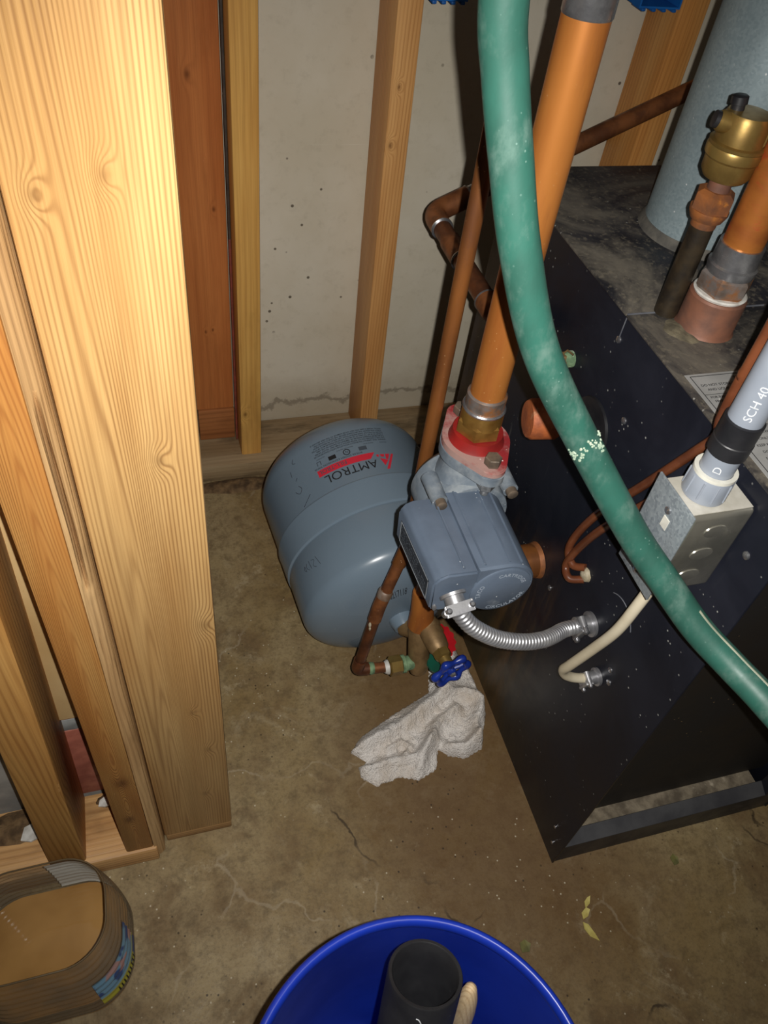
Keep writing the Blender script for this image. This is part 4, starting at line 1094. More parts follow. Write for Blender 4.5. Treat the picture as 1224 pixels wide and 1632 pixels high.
# second, round red and green tag disc behind the gate valve
def scallop_disc(center, axis, R, mat, parent, name, label, lobes=12, amp=0.07, th=0.004):
    a, e, g = frame(axis); bm = newbm(); N = 96
    P = [(R * (1 + amp * math.cos(lobes * 2 * PI * k / N)) * math.cos(2 * PI * k / N), R * (1 + amp * math.cos(lobes * 2 * PI * k / N)) * math.sin(2 * PI * k / N)) for k in range(N)]
    add_prism(bm, P, -th / 2, th / 2, lambda x, y, z: center + e * x + g * y + a * z)
    return obj(name, bm, mat, parent, smooth=30, label=label)
scallop_disc(V((0.3600, 0.5740, 0.128)), V((0.45, -0.30, 0.84)), 0.0240, M_wheelred, vc, 'red_handle', 'red scalloped handle behind the gate valve')
scallop_disc(V((0.3440, 0.5460, 0.118)), V((0.3, -0.35, 0.88)), 0.0175, M_taggreen, vc, 'green_tag', 'dark green tag under the gate valve', amp=0.02)

# thin copper line: down from the ceiling, two bends, elbow, into the union
tl = thing('feed_pipe', 'thin brown copper pipe bending down to the brass union', 'pipe', (0.225, 0.558, 0.12))
E0 = V((0.2250, 0.5560, 0.1210)); K0 = V((0.2480, 0.5710, 0.250)); K1 = V((0.2800, 0.5900, 0.345))
up = u0 + ux * 0.045
bm = newbm(); add_tube(bm, [V((0.2800, 0.5900, 2.2)), V((0.2800, 0.5900, 1.2)), V((0.2800, 0.5900, 0.358))], 0.0079, 20); obj('upright_pipe', bm, M_copper_warm, tl)
bm = newbm(); add_tube(bm, fillet([(0.2800, 0.5900, 0.3600), K1, K1.lerp(K0, 0.3)], 0.016, 6), 0.0092, 20); obj('bend', bm, M_copper_warm, tl)
bm = newbm(); add_tube(bm, [K1.lerp(K0, 0.25), K1.lerp(K0, 0.85)], 0.0079, 20); obj('offset_pipe', bm, M_copper_dull, tl)
bm = newbm(); add_tube(bm, fillet([K0.lerp(K1, 0.22), K0, K0.lerp(E0, 0.20)], 0.016, 6), 0.0093, 20); bd = obj('bend', bm, M_copper_dull, tl)
bm = newbm(); add_lathe(bm, [(0, 0.0095), (0.010, 0.0101), (0.012, 0.0090)], K0.lerp(K1, 0.15), K1 - K0, 18); obj('solder', bm, mottled('grey_flux', srgb(150, 134, 122), srgb(118, 92, 72), 60, (0.5, 0.6), 0.4, bump=0.3), bd)
bm = newbm(); add_tube(bm, [K0.lerp(E0, 0.12), K0.lerp(E0, 0.9)], 0.0079, 20); obj('drop_pipe', bm, M_copper_dark, tl)
bm = newbm(); add_tube(bm, fillet([K0.lerp(E0, 0.84), E0, E0.lerp(up, 0.34)], 0.018, 8), 0.0094, 20); obj('elbow', bm, M_copper_dark, tl)
bm = newbm(); add_tube(bm, [E0.lerp(up, 0.30), up], 0.0079, 20); sp = obj('stub_pipe', bm, M_copper_dull, tl)
bm = newbm(); add_lathe(bm, [(0, 0.0083), (0.003, 0.0092), (0.007, 0.0084)], E0.lerp(up, 0.36), up - E0, 18); obj('corrosion_ring', bm, M_verdigris, sp)
bm = newbm(); add_lathe(bm, [(0, 0.0083), (0.004, 0.0108), (0.006, 0.0110)], up + ux * 0.008, -ux, 18); obj('corrosion_ring', bm, M_flake, sp)
bm = newbm()
cc = K0.lerp(E0, 0.28) + V((-0.0055, -0.0050, 0.002))
for (dz, rr) in ((0.006, 0.0040), (-0.003, 0.0034), (-0.012, 0.0024)):
    bmesh.ops.create_icosphere(bm, subdivisions=2, radius=rr, matrix=Matrix.Translation(cc + V((-0.001 * dz * 100, 0, dz))) @ Matrix.Diagonal((0.5, 0.7, 1.3, 1)))
obj('flux_crust', bm, M_caulk, bd, label='pale crust of dried flux')

# heating line behind: from the boiler's rear, back along its side, elbow, then up to the right behind the flue
hp = thing('heating_pipe', 'tarnished copper pipe with an elbow crossing behind the large copper pipe', 'pipe', (0.395, 0.96, 0.59))
Q0 = V((0.3950, 0.735, 0.5900)); Q1 = V((0.3950, 0.9660, 0.5910)); Q2 = V((0.8000, 1.0400, 0.7320)); Q3 = V((1.25, 1.122, 0.889))
bm = newbm(); add_tube(bm, [Q0, Q1.lerp(Q0, 0.12)], 0.0125, 22); obj('rear_run', bm, M_copper_dark, hp)
bm = newbm(); add_tube(bm, [Q1.lerp(Q2, 0.06), Q3], 0.0122, 22); obj('rising_run', bm, M_copper_dull, hp)
bm = newbm(); add_tube(bm, fillet([Q1.lerp(Q0, 0.17), Q1, Q1.lerp(Q2, 0.13)], 0.030, 10), 0.0148, 22); obj('elbow', bm, M_copper_dull, hp)
for a, b, f in ((Q1, Q0, 0.175), (Q1, Q2, 0.125)):
    bm = newbm(); d = (b - a); add_lathe(bm, [(0, 0.0150), (0.002, 0.0154), (0.004, 0.0130)], a.lerp(b, f), d, 22); obj('solder_ring', bm, M_solder, hp)
bm = newbm(); d = Q2 - Q1; add_lathe(bm, [(0, 0.0130), (0.016, 0.0128)], Q1.lerp(Q2, 0.135), d, 22); obj('solder_smear', bm, M_solder, hp, label='bright silver solder smear')
bm = newbm(); d = Q0 - Q1; add_lathe(bm, [(0.0, 0.0140), (0.045, 0.0140)], Q1.lerp(Q0, 0.33), d, 22); cp = obj('coupling', bm, M_copper_dull, hp)
bm = newbm(); add_lathe(bm, [(0, 0.0141), (0.002, 0.0147), (0.004, 0.013)], Q1.lerp(Q0, 0.33) + d.normalized() * 0.044, d, 22); obj('solder_ring', bm, M_solder, cp)
bm = newbm(); add_tube(bm, fillet([Q0 + V((0, 0.018, 0)), Q0 + V((0, -0.012, 0)), Q0 + V((0.048, -0.012, 0))], 0.020, 8), 0.0148, 22); obj('elbow', bm, M_copper_dull, hp)
bm = newbm(); add_lathe(bm, [(0, 0.0149), (0.002, 0.0155), (0.004, 0.0135)], Q0 + V((0, 0.016, 0)), (0, 1, 0), 22); obj('solder_ring', bm, M_solder, hp)

# plugged tapping on the boiler side, and a small crusted fitting above it
pg = thing('boiler_plug', 'rusty copper plug in the boiler side behind the green hose', 'plug', (0.42, 0.56, 0.565))
SY, SZ = 0.562, 0.560
bm = newbm(); add_lathe(bm, [(0.0, 0.034), (0.003, 0.0335), (0.004, 0.026)], (BX0 - 0.0002, SY - 0.020, SZ + 0.006), (-1, 0, 0), 32); obj('escutcheon', bm, M_tape, pg)
bm = newbm(); add_lathe(bm, [(0.003, 0.0165), (0.030, 0.0165)], (BX0, SY, SZ), (-1, 0.15, 0), 24); obj('nipple', bm, M_blackiron, pg)
bm = newbm(); add_lathe(bm, [(0.028, 0.0200), (0.032, 0.0225), (0.058, 0.0225), (0.062, 0.0200), (0.063, 0.0)], (BX0, SY, SZ), (-1, 0.15, 0), 28); obj('cap', bm, M_rustplug, pg)
gf = thing('bleed_fitting', 'small green-crusted bleed fitting half hidden by the green hose', 'fitting', (0.435, 0.62, 0.60))
bm = newbm(); add_lathe(bm, [(0.0, 0.0095), (0.008, 0.0090), (0.012, 0.0070), (0.022, 0.0065), (0.024, 0.0)], (BX0, 0.616, 0.601), (-1, 0, 0), 14); obj('fitting_body', bm, M_verdigris, gf)
bm = newbm(); add_lathe(bm, [(0.010, 0.0085), (0.016, 0.0085)], (BX0, 0.616, 0.601), (-1, 0, 0), 6); obj('fitting_nut', bm, M_brass_dull, gf, smooth=20)
bm = newbm(); add_tube(bm, [V((0.428, 0.616, 0.607)), V((0.430, 0.610, 0.618)), V((0.432, 0.600, 0.619))], 0.0010, 6); obj('wire_pin', bm, M_brass_dull, gf)

# ------------------------------------------------------------------ junction box, conduit, wires
JX0, JX1, JY0, JY1, JZ0, JZ1 = 0.3805, BX0 - 0.0005, 0.3115, 0.3645, 0.579, 0.683
jb = thing('junction_box', 'galvanized junction box with blank cover on the boiler side', 'junction box', (0.412, 0.338, JZ0))
bm = newbm(); add_box(bm, (JX0 + 0.002, JY0 + 0.003, JZ0 + 0.003), (JX1, JY1 - 0.003, JZ1 - 0.003), 0.005, 4); bx = obj('box_body', bm, M_boxsteel, jb)
bm = newbm(); add_box(bm, (JX0 + 0.004, JY0 + 0.006, JZ1 - 0.0031), (JX1 - 0.003, JY1 - 0.006, JZ1 - 0.0024)); obj('pale_top', bm, M_boxtop, bx, smooth=0)  # paler, rougher sheet on top of the steel box
bm = newbm(); add_box(bm, (JX0 - 0.0002, JY0, JZ0), (JX0 + 0.0018, JY1, JZ1), 0.0007); cv = obj('cover_plate', bm, M_zinc, jb, label='flat galvanized cover plate')
screw((JX0 - 0.0002, (JY0 + JY1) / 2, JZ1 - 0.018), (-1, 0, 0), 0.0035, cv, 'cover_screw')
screw((JX0 - 0.0002, (JY0 + JY1) / 2, JZ0 + 0.010), (-1, 0, 0), 0.0035, cv, 'cover_screw')
bm = newbm(); add_box(bm, (JX0 - 0.0009, 0.331, 0.648), (JX0 - 0.0001, 0.339, 0.659), 0.0002); obj('torn_sticker', bm, M_pvc_rim, cv, smooth=0, label='torn scrap of white sticker')
for zz in (0.660, 0.632, 0.604):
    bm = newbm(); add_lathe(bm, [(0, 0.0112), (0.0010, 0.0106), (0.0012, 0.0)], (0.412, JY0 + 0.0031, zz), (0, -1, 0), 24, squash=(1.0, 0.62)); obj('knockout', bm, M_boxsteel, bx)
CX, CY = 0.406, 0.3395
cn = thing('pvc_conduit', 'grey plastic conduit with a black tape wrap above the junction box', 'conduit', (CX, CY, JZ1))
o_ = (CX, CY, 0)
bm = newbm(); add_lathe(bm, [(0.6815, 0.0175), (0.6835, 0.0180), (0.7030, 0.0172), (0.7045, 0.0168)], o_, (0, 0, 1), 32); ad = obj('male_adapter', bm, M_pvc, cn)
lat('adapter_rim', [(0.7040, 0.0172), (0.7070, 0.0172), (0.7070, 0.0136), (0.7040, 0.0136)], M_pvc_rim, cn, 32, o_, caps=False)
for k in range(10):
    th = 2 * PI * k / 10
    bm = newbm(); add_tube(bm, [V((CX + 0.0176 * math.cos(th), CY + 0.0176 * math.sin(th), 0.685)), V((CX + 0.0172 * math.cos(th), CY + 0.0172 * math.sin(th), 0.702))], 0.0010, 6); obj('rib', bm, M_pvc, ad)
lat('tube', [(0.7030, 0.0133), (2.2, 0.0133)], M_pvc, cn, 32, o_)
bm = newbm()
add_lathe(bm, [(0.7250, 0.0135), (0.7255, 0.0152), (0.7380, 0.0155), (0.7388, 0.0149), (0.7570, 0.0151), (0.7578, 0.0135)], (CX, CY, 0), (0, 0, 1), 32); obj('tape_wrap', bm, M_tape, cn, label='black electrical tape')
bm = newbm()
cdir = V((-0.70, -0.714, 0.0)).normalized(); ctan = V((0.714, -0.70, 0.0)).normalized()
def cmap(z0): return lambda x, y, h: V((CX, CY, 0)) + (cdir * math.cos((y - 0.003) / 0.0133) - ctan * math.sin((y - 0.003) / 0.0133)) * (0.0134 + h) + V((0, 0, z0 + x))
for s, z0, w_ in (('SCH 40', 0.764, 0.030), ('3/4', 0.805, 0.014), ('D', 0.7120, 0.006)):
    bm = newbm(); add_text(bm, s, 0.0085, cmap(z0), fit=w_); obj('printed_marking', bm, M_whiteprint, cn, smooth=0)

def cable(name, pts, r, mat, label, cat, parts=None, seg=12, flat=None, group=None):
    bm = newbm(); add_tube(bm, catmull(pts, 8), r, seg); return tag(obj(name, bm, mat, smooth=60), label, cat, group)
cable('brown_wire', [(0.4405, 0.456, 0.430), (0.431, 0.468, 0.424), (0.4310, 0.484, 0.440), (0.4320, 0.468, 0.505), (0.4330, 0.424, 0.600), (0.4300, 0.388, 0.675), (0.4260, 0.372, 0.708), (0.4120, 0.3640, 0.735), (0.4070, 0.3615, 0.780), (0.4060, 0.3600, 0.84), (0.4060, 0.3600, 1.4), (0.4060, 0.3600, 2.2)], 0.0046, M_wire,
      'brown wire from the boiler side, running up behind the grey conduit', 'wire')
cable('brown_wire', [(0.4405, 0.450, 0.416), (0.4270, 0.460, 0.410), (0.4290, 0.474, 0.424), (0.4300, 0.452, 0.498), (0.4320, 0.408, 0.592), (0.4310, 0.376, 0.655), (0.4290, 0.362, 0.692), (0.4290, 0.3540, 0.73), (0.4310, 0.3500, 0.80), (0.4310, 0.3500, 1.4), (0.4310, 0.3500, 2.2)], 0.0046, M_wire,
      'second brown wire, lower strand passing beside the cover plate', 'wire')
heap_ = None
bm = newbm(); add_lathe(bm, [(0, 0.0085), (0.004, 0.0075), (0.006, 0.004)], (BX0 - 0.0002, 0.452, 0.422), (-1, 0, 0), 12)
for v in bm.verts: v.co += V((noise.noise(v.co * 300) * 0.0012, noise.noise(v.co * 310) * 0.0012, noise.noise(v.co * 290) * 0.0012))
tag(obj('putty_plug', bm, M_caulk), 'blob of dusty putty where the brown wires enter the boiler', 'putty')
# cream cable
cc_ = thing('cream_cable', 'cream cable looping from the junction box to a boiler connector', 'cable', (0.40, 0.36, 0.34))
bm = newbm(); add_tube(bm, catmull([(0.4130, 0.3370, 0.600), (0.4080, 0.3360, 0.570), (0.4010, 0.3340, 0.535), (0.3970, 0.3370, 0.490), (0.3940, 0.3490, 0.440), (0.3890, 0.3610, 0.392), (0.3900, 0.3670, 0.372), (0.3990, 0.3670, 0.357), (0.4180, 0.3665, 0.346), (0.4400, 0.3665, 0.341)], 8), 0.0056, 14); obj('jacket', bm, M_romex, cc_, smooth=60)

def clamp(loc, axis, r, parent, span, mat=M_castzinc):
    """two-screw cable clamp: collar, locknut, strap and two screws"""
    a = V(axis).normalized(); s = V(span).normalized(); p = V(loc)
    bm = newbm(); add_lathe(bm, [(0, r * 1.5), (0.003, r * 1.5), (0.0035, r * 1.12), (0.020, r * 1.1)], p, a, 24); c = obj('connector', bm, mat, parent)
    for sg in (-1, 1):
        q = p + a * 0.017 + s * r * 1.35 * sg
        bm = newbm(); add_lathe(bm, [(-0.006, r * 0.42), (0.006, r * 0.42)], q, a.cross(s), 14); obj('ear', bm, mat, c)
        bm = newbm(); add_lathe(bm, [(0.006, r * 0.36), (r * 0.75 + 0.006, r * 0.36), (r * 0.75 + 0.0075, r * 0.2), (r * 0.75 + 0.0076, 0)], q, a.cross(s), 12); obj('clamp_screw', bm, M_chrome, c)
    bm = newbm(); ax = a.cross(s)
    q = p + a * 0.017
    mt = Matrix((( *s, 0), (*a, 0), (*ax, 0), (0, 0, 0, 1))).transposed()
    mt = Matrix.Translation(q) @ mt
    add_box(bm, (-r * 1.5, -0.0046, r * 0.75), (r * 1.5, 0.0046, r * 0.75 + 0.0040), 0.001, 2, mt); obj('strap', bm, mat, c)
    return c
clamp((BX0 - 0.0003, 0.3665, 0.341), (-1, 0, 0), 0.0072, cc_, (0, 0.3, -1))
screw((BX0, 0.3560, 0.372), (-1, 0, 0), 0.0036, cc_, 'locating_screw')

# flexible metal conduit
fx = thing('flexible_conduit', 'ribbed flexible metal conduit from the pump box to the boiler side', 'conduit', (0.35, 0.39, 0.40))
FP = [(0.2520, 0.4070, 0.4895), (0.2535, 0.3990, 0.4840), (0.2680, 0.3890, 0.4640), (0.2880, 0.3850, 0.4460), (0.3110, 0.3845, 0.4290), (0.3400, 0.3855, 0.4150), (0.3660, 0.3905, 0.4040), (0.3860, 0.3990, 0.3940), (0.4050, 0.4080, 0.3860), (0.4260, 0.4115, 0.3820)]
pts = resample(catmull(FP, 14), 0.00095)
rad = [0.0082 + 0.0011 * math.sin(2 * PI * i / 5.0) for i in range(len(pts))]
bm = newbm(); add_tube(bm, pts, rad, 20); obj('ribbed_tube', bm, M_flex, fx, smooth=80)
clamp((BX0 - 0.0003, 0.4115, 0.3820), (-1, 0, 0), 0.0100, fx, (0, 0.25, -1))
clamp((0.2520, 0.4095, 0.4915), (0.12, -0.9, -0.42), 0.0090, fx, (1, 0.1, 0.12))

# ------------------------------------------------------------------ green hose
hs = thing('garden_hose', 'scuffed green rubber hose hanging in front of the pipes', 'hose', (0.42, 0.24, 0.58))
HP = [(0.160, 0.410, 2.0), (0.168, 0.410, 1.5), (0.176, 0.409, 1.2), (0.1815, 0.4080, 1.06), (0.1855, 0.4073, 0.9938), (0.1933, 0.4052, 0.9608), (0.2028, 0.3971, 0.9222), (0.2177, 0.3873, 0.8706), (0.2462, 0.3775, 0.8026), (0.2906, 0.3602, 0.734), (0.3423, 0.3245, 0.66), (0.3696, 0.2979, 0.6272), (0.3937, 0.2662, 0.5998), (0.4135, 0.2349, 0.5863), (0.4268, 0.1991, 0.5821),
      (0.440, 0.150, 0.575), (0.460, 0.060, 0.540), (0.490, -0.06, 0.430), (0.520, -0.17, 0.250), (0.545, -0.24, 0.080), (0.580, -0.30, 0.0150), (0.70, -0.42, 0.0135), (0.95, -0.50, 0.0135)]
hpts = resample(catmull(HP, 10), 0.006)
bm = newbm(); add_tube(bm, hpts, 0.0127, 24); obj('tube', bm, M_hose, hs, smooth=60)
hs_a = min(range(len(hpts)), key=lambda i: (hpts[i] - V((0.3423, 0.3245, 0.66))).length)
sp_ = []
STRIPE = -50  # highlight along the hose, put in as a thin pale tube
for i in range(hs_a + 14, hs_a + 46):
    T = (hpts[i + 1] - hpts[i - 1]).normalized()
    sd = T.cross(V((0.35, 0.25, -0.55))).normalized()
    nrm = (CAM - hpts[i]).normalized(); nrm = (nrm - T * nrm.dot(T)).normalized()
    side = T.cross(nrm)
    ang_ = math.radians(STRIPE)
    sp_.append(hpts[i] + (nrm * math.cos(ang_) + side * math.sin(ang_)) * 0.0121)
bm = newbm(); add_tube(bm, sp_, 0.0014, 8); obj('stripe', bm, M_hosehighlight, hs, smooth=60, label='pale highlight stripe on the hose')
k = min(range(len(hpts)), key=lambda i: (hpts[i] - V((0.2906, 0.3602, 0.734))).length)
bm = newbm()
T = (hpts[k + 1] - hpts[k - 1]).normalized(); nrm = (CAM - hpts[k]).normalized(); nrm = (nrm - T * nrm.dot(T)).normalized(); side = T.cross(nrm)
random.seed(3)
for q in range(20):
    a_ = math.radians(-75 + q * 7 + random.uniform(-4, 4)); s_ = random.uniform(-0.002, 0.002) + 0.004 * math.sin(q * 0.5)
    c_ = hpts[k] + T * s_ + (nrm * math.cos(a_) + side * math.sin(a_)) * 0.0126
    if q in (9, 10, 11, 14): continue
    for rep in range(4):
        c2 = c_ + T * random.uniform(-0.004, 0.004) + side * random.uniform(-0.002, 0.002)
        c2 = c2 + (c2 - (hpts[k] + T * (c2 - hpts[k]).dot(T))).normalized() * (0.0127 - (c2 - (hpts[k] + T * (c2 - hpts[k]).dot(T))).length)
        bmesh.ops.create_icosphere(bm, subdivisions=1, radius=random.uniform(0.0006, 0.0014), matrix=Matrix.Translation(c2))
obj('paint_scab', bm, M_scab, hs, label='crust of pale dried paint')

# ------------------------------------------------------------------ rag
rag_o = [(0.384, 0.640), (0.418, 0.648), (0.432, 0.588), (0.436, 0.535), (0.431, 0.503), (0.404, 0.451), (0.375, 0.442), (0.349, 0.452), (0.339, 0.465), (0.327, 0.435), (0.296, 0.425), (0.271, 0.435), (0.231, 0.43), (0.213, 0.448), (0.212, 0.463), (0.228, 0.469), (0.209, 0.488), (0.229, 0.51), (0.302, 0.542), (0.352, 0.560), (0.366, 0.600)]
def inside(x, y, P):
    c = False; j = len(P) - 1
    for i in range(len(P)):
        if (P[i][1] > y) != (P[j][1] > y) and x < (P[j][0] - P[i][0]) * (y - P[i][1]) / (P[j][1] - P[i][1]) + P[i][0]: c = not c
        j = i
    return c
def segd(x, y, a, b):
    ax, ay = a; bx_, by_ = b; dx, dy = bx_ - ax, by_ - ay
    t = max(0, min(1, ((x - ax) * dx + (y - ay) * dy) / (dx * dx + dy * dy + 1e-12)))
    return math.hypot(x - ax - t * dx, y - ay - t * dy), t
ridges = [([(0.215, 0.487), (0.262, 0.500), (0.312, 0.520), (0.372, 0.548)], 0.020, 0.011), ([(0.214, 0.455), (0.255, 0.458), (0.300, 0.456), (0.336, 0.478)], 0.015, 0.008),
          ([(0.300, 0.440), (0.322, 0.470), (0.344, 0.500), (0.385, 0.520)], 0.018, 0.008), ([(0.352, 0.458), (0.375, 0.452), (0.398, 0.462)], 0.026, 0.010),
          ([(0.432, 0.520), (0.405, 0.490), (0.400, 0.465)], 0.020, 0.010), ([(0.372, 0.548), (0.405, 0.545), (0.432, 0.530)], 0.016, 0.009), ([(0.385, 0.570), (0.405, 0.610), (0.405, 0.640)], 0.022, 0.014),
          ([(0.262, 0.478), (0.285, 0.486), (0.296, 0.474), (0.286, 0.466)], 0.010, 0.004)]
def rag_h(x, y):
    d = min(segd(x, y, rag_o[i], rag_o[(i + 1) % len(rag_o)])[0] for i in range(len(rag_o)))
    e = 1 - math.exp(-d / 0.0045)
    h = 0.007 * e
    for P, amp, w in ridges:
        m = min(segd(x, y, P[i], P[i + 1])[0] for i in range(len(P) - 1))
        h += amp * math.exp(-(m / w) ** 2) * (0.35 + 0.65 * e)
    h += 0.005 * noise.noise(V((x * 38, y * 38, 1.5))) * e + 0.0028 * noise.noise(V((x * 110, y * 110, 4.5))) + 0.0018 * noise.noise(V((x * 420, y * 420, 2)))
    return max(0.0012, h)
bm = newbm(); st = 0.0026
x0, y0 = 0.204, 0.418; nx, ny = int(0.24 / st), int(0.236 / st)
grid = {}
for i in range(nx + 1):
    for j in range(ny + 1):
        x, y = x0 + i * st, y0 + j * st
        if inside(x, y, rag_o):
            grid[i, j] = bm.verts.new((x + 0.0009 * noise.noise(V((i, j, 0.3))), y + 0.0009 * noise.noise(V((i, j, 9.3))), rag_h(x, y)))
for i in range(nx):
    for j in range(ny):
        q = [grid.get(k_) for k_ in ((i, j), (i + 1, j), (i + 1, j + 1), (i, j + 1))]
        if all(q): bm.faces.new(q)
        elif sum(a is not None for a in q) == 3: bm.faces.new([a for a in q if a is not None])
bd_ = [e for e in bm.edges if e.is_boundary]
ret = bmesh.ops.extrude_edge_only(bm, edges=bd_)
for v in ret['geom']:
    if isinstance(v, bmesh.types.BMVert): v.co.z = 0.0003
tag(obj('rag', bm, M_cloth, smooth=80), 'crumpled white terry rag on the floor below the valve', 'rag')

# ------------------------------------------------------------------ bucket with pipe and stick
KX, KY, KZ = 0.124, 0.033, 0.370
bk = thing('bucket', 'round blue plastic bucket at the bottom of the picture', 'bucket', (KX, KY, 0))
bm = newbm(); add_lathe(bm, [(0.0, 0.0), (0.0, 0.118), (0.004, 0.121), (0.30, 0.1345), (0.362, 0.1365), (0.362, 0.1335), (0.300, 0.1318), (0.010, 0.1180), (0.005, 0.115), (0.005, 0.0)], (KX, KY, 0), (0, 0, 1), 96, caps=False); obj('shell', bm, M_bucket, bk, smooth=40)
bm = newbm()
add_lathe(bm, [(KZ - 0.008 + 0.0075 * math.sin(u), 0.1370 + 0.0045 * math.cos(u)) for u in [2 * PI * i / 14 for i in range(15)]], (KX, KY, 0), (0, 0, 1), 96, caps=False); obj('rolled_rim', bm, M_bucket, bk, smooth=60)
for zz in (0.335, 0.315):
    bm = newbm(); add_lathe(bm, [(zz, 0.134), (zz + 0.0015, 0.1415), (zz + 0.004, 0.1415), (zz + 0.0055, 0.134)], (KX, KY, 0), (0, 0, 1), 96, caps=False); obj('stiffening_rib', bm, M_bucket, bk)
A0 = V((0.0950, -0.0300, 0.0190)); A1 = V((0.1460, 0.1180, 0.4050))
bm = newbm(); L_ = (A1 - A0).length
add_lathe(bm, [(0, 0.0300), (L_ - 0.001, 0.0300), (L_, 0.0293), (L_, 0.0270), (L_ - 0.001, 0.0262), (0.0, 0.0262), (0, 0.0300)], A0, A1 - A0, 48, caps=False)
ap = thing('black_pipe', 'length of black plastic pipe standing in the blue bucket', 'pipe', A0)
obj('pipe', bm, M_abs, ap, smooth=40)
ad_ = (A1 - A0).normalized(); vw = (CAM - A1).normalized(); vw = (vw - ad_ * vw.dot(ad_)).normalized(); sd_ = ad_.cross(vw)
bm = newbm()
for q0, q1 in (((-0.1, -0.022), (0.06, -0.020)), ((0.02, -0.012), (0.16, -0.016))):
    P_ = []
    for k in range(5):
        f = k / 4; a_ = q0[0] + (q1[0] - q0[0]) * f; z_ = q0[1] + (q1[1] - q0[1]) * f + 0.0015 * math.sin(f * PI)
        P_.append(A1 + ad_ * z_ + (vw * math.cos(a_) + sd_ * math.sin(a_)) * 0.0300)
    add_tube(bm, P_, 0.0005, 5)
obj('scratch', bm, M_whiteprint, ap)
bm = newbm(); add_lathe(bm, [(0, 0.0095), (0.325, 0.0095), (0.350, 0.0082), (0.370, 0.0050), (0.377, 0.0)], (0.194, 0.050, 0.0060), V((0.1860, 0.1040, 0.372)) - V((0.194, 0.050, 0.006)), 20)
tag(obj('wooden_handle', bm, M_stick, smooth=40), 'pale wooden handle beside the black pipe in the bucket', 'handle')

# ------------------------------------------------------------------ cut-off clear tub with murky water
TX0, TX1, TY0, TY1, TZ = -0.280, -0.107, 0.238, 0.380, 0.160
def rrect(dx, n=10, rc=0.052):
    x0, x1, y0, y1 = TX0 + dx, TX1 - dx, TY0 + dx, TY1 - dx
    r = rc - dx * 0.5; P = []
    for cx, cy, a0 in ((x1 - r, y1 - r, 0), (x0 + r, y1 - r, 90), (x0 + r, y0 + r, 180), (x1 - r, y0 + r, 270)):
        for k in range(n + 1):
            th = math.radians(a0 + 90 * k / n); P.append((cx + r * math.cos(th), cy + r * math.sin(th)))
    return P
def tub_off(z):
    f = z / TZ
    b = 0.010 * (1 - min(1.0, z / 0.02)) ** 2                      # rounded foot
    s = 0.013 * f * f                                                 # slightly narrower towards the top
    rib = 0.0009 * math.cos(2 * PI * z / 0.0135) * (1 if 0.012 < z < 0.148 else 0)
    return b + s + rib + 0.002
tb = thing('plastic_tub', 'cut-off clear ribbed plastic tub holding murky water', 'tub', ((TX0 + TX1) / 2, (TY0 + TY1) / 2, 0))
bm = newbm(); rings = []
NZ = 72
for i in range(NZ + 1):
    z = 0.0006 + (TZ - 0.0006) * i / NZ
    wob = lambda x, y: 0.004 * noise.noise(V((x * 14, y * 14, 3))) * (i / NZ) ** 3
    rings.append([bm.verts.new((x, y, z + wob(x, y))) for x, y in rrect(tub_off(z))])
n_ = len(rings[0])
for A, B in zip(rings, rings[1:]):
    for k in range(n_): bm.faces.new((A[k], A[(k + 1) % n_], B[(k + 1) % n_], B[k]))
bm.faces.new(list(reversed(rings[0])))
top = [v.co.copy() for v in rings[-1]]
ts = obj('shell', bm, M_tub, tb, smooth=60)
bm = newbm(); add_tube(bm, top + [top[0]], 0.0010, 6, caps=False); obj('cut_rim', bm, M_tubrim, tb, smooth=60)
WZ = 0.046
bm = newbm(); add_prism(bm, rrect(tub_off(WZ) + 0.0022), 0.0022, WZ); obj('water', bm, M_water, tb, smooth=30, label='murky brown water')
def wall_patch(name, i0, i1, z0, z1, mat, off, parent, label=None):
    bm = newbm(); cols = []
    us = [i0 + (i1 - i0) * q / 24 for q in range(25)]
    for z in [z0 + (z1 - z0) * q / 24 for q in range(25)]:
        R_ = rrect(tub_off(z) + off); row = []
        for u in us:
            i = int(u); f = u - i; p, q_ = R_[i % n_], R_[(i + 1) % n_]
            row.append(bm.verts.new((p[0] + (q_[0] - p[0]) * f, p[1] + (q_[1] - p[1]) * f, z)))
        cols.append(row)
    for A, B in zip(cols, cols[1:]):
        for k in range(len(A) - 1): bm.faces.new((A[k], A[k + 1], B[k + 1], B[k]))
    return obj(name, bm, mat, parent, smooth=60, label=label)
stk = wall_patch('paper_label', 35, 43.4, 0.030, 0.102, M_sticker, -0.0008, tb, 'blue and yellow printed paper label')
wall_patch('paper_label', 5, 10.36, 0.055, 0.155, M_whitelabel, 0.0012, tb, 'white back of a paper label')
bm = newbm()
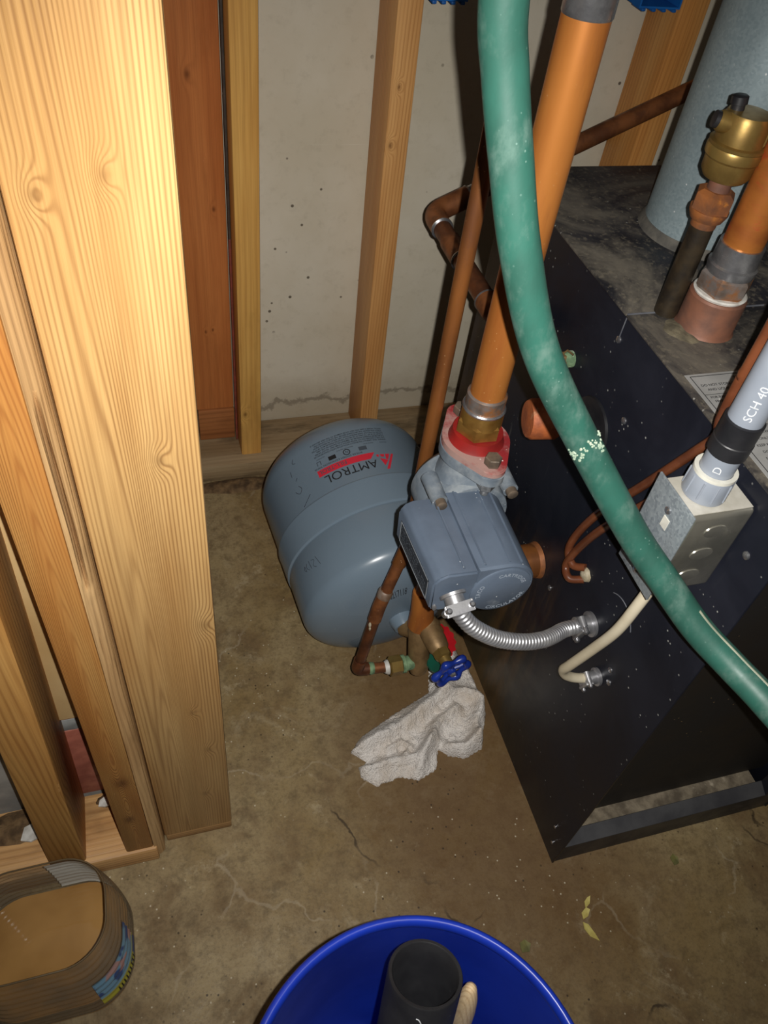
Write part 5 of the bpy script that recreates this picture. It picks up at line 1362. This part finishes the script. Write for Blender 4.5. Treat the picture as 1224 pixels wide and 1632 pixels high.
for r_, (s, z0) in enumerate((('NET WT', 0.082), ('POOL', 0.076))):
    vs_, fs = text_geo(s, 0.008, 1.0, 3, 0.0002)
    B = []
    for v in vs_:
        u = 38.0 + v.x / 0.0085; i = int(u); f = u - i
        R_ = rrect(tub_off(z0 + v.y) - 0.0014); p, q = R_[i % n_], R_[(i + 1) % n_]
        B.append(bm.verts.new((p[0] + (q[0] - p[0]) * f, p[1] + (q[1] - p[1]) * f, z0 + v.y)))
    for f_ in fs: bm.faces.new([B[i] for i in f_])
bm.free()
bm = newbm()
for k in range(9):
    u0 = 37.5 + k * 0.55
    for (du, z0, z1) in ((0.22, 0.0335, 0.0440),):
        R0, R1 = rrect(tub_off(z0) - 0.0015), rrect(tub_off(z1) - 0.0015)
        def pt(R_, u): i = int(u); f = u - i; p, q = R_[i % n_], R_[(i + 1) % n_]; return (p[0] + (q[0] - p[0]) * f, p[1] + (q[1] - p[1]) * f)
        a, b = pt(R0, u0), pt(R0, u0 + du); c, d = pt(R1, u0 + du), pt(R1, u0)
        bm.faces.new([bm.verts.new((*a, z0)), bm.verts.new((*b, z0)), bm.verts.new((*c, z1)), bm.verts.new((*d, z1))])
obj('label_print', bm, M_print, stk, smooth=0)

# ------------------------------------------------------------------ bits on the floor
def chip(cx, cy, pts, mat, label, cat, curl=0.001): return flake('floor_flake', cx, cy, 0.0002, pts, mat, label, cat, 0.0010, curl)
chip(0.4600, 0.1800, [(0.005, -0.014), (0.003, -0.004), (-0.001, 0.008), (-0.007, 0.012), (-0.009, 0.004), (-0.005, -0.006)], M_yellow, 'longest curved yellow flake on the floor by the boiler corner', 'flake')
chip(0.4610, 0.2010, [(-0.006, -0.006), (0.002, -0.004), (0.008, 0.003), (0.004, 0.007), (-0.005, 0.002)], M_yellow, 'yellow flake in the middle of the row by the boiler corner', 'flake')
chip(0.4690, 0.2120, [(-0.005, -0.005), (0.003, -0.001), (0.008, 0.008), (0.003, 0.007), (-0.003, 0.003)], M_yellow, 'small yellow flake nearest the boiler corner', 'flake')
chip(0.618, 0.235, [(-0.004, -0.007), (0.004, -0.006), (0.006, 0.002), (0.002, 0.008), (-0.005, 0.004)], M_greenbit, 'dull olive flake on the floor right of the yellow flakes', 'flake')
chip(0.366, 0.184, [(-0.007, -0.006), (0.003, -0.007), (0.008, 0.001), (0.002, 0.008), (-0.006, 0.005)], M_greenbit, 'olive scrap on the floor beside the bucket rim', 'flake')
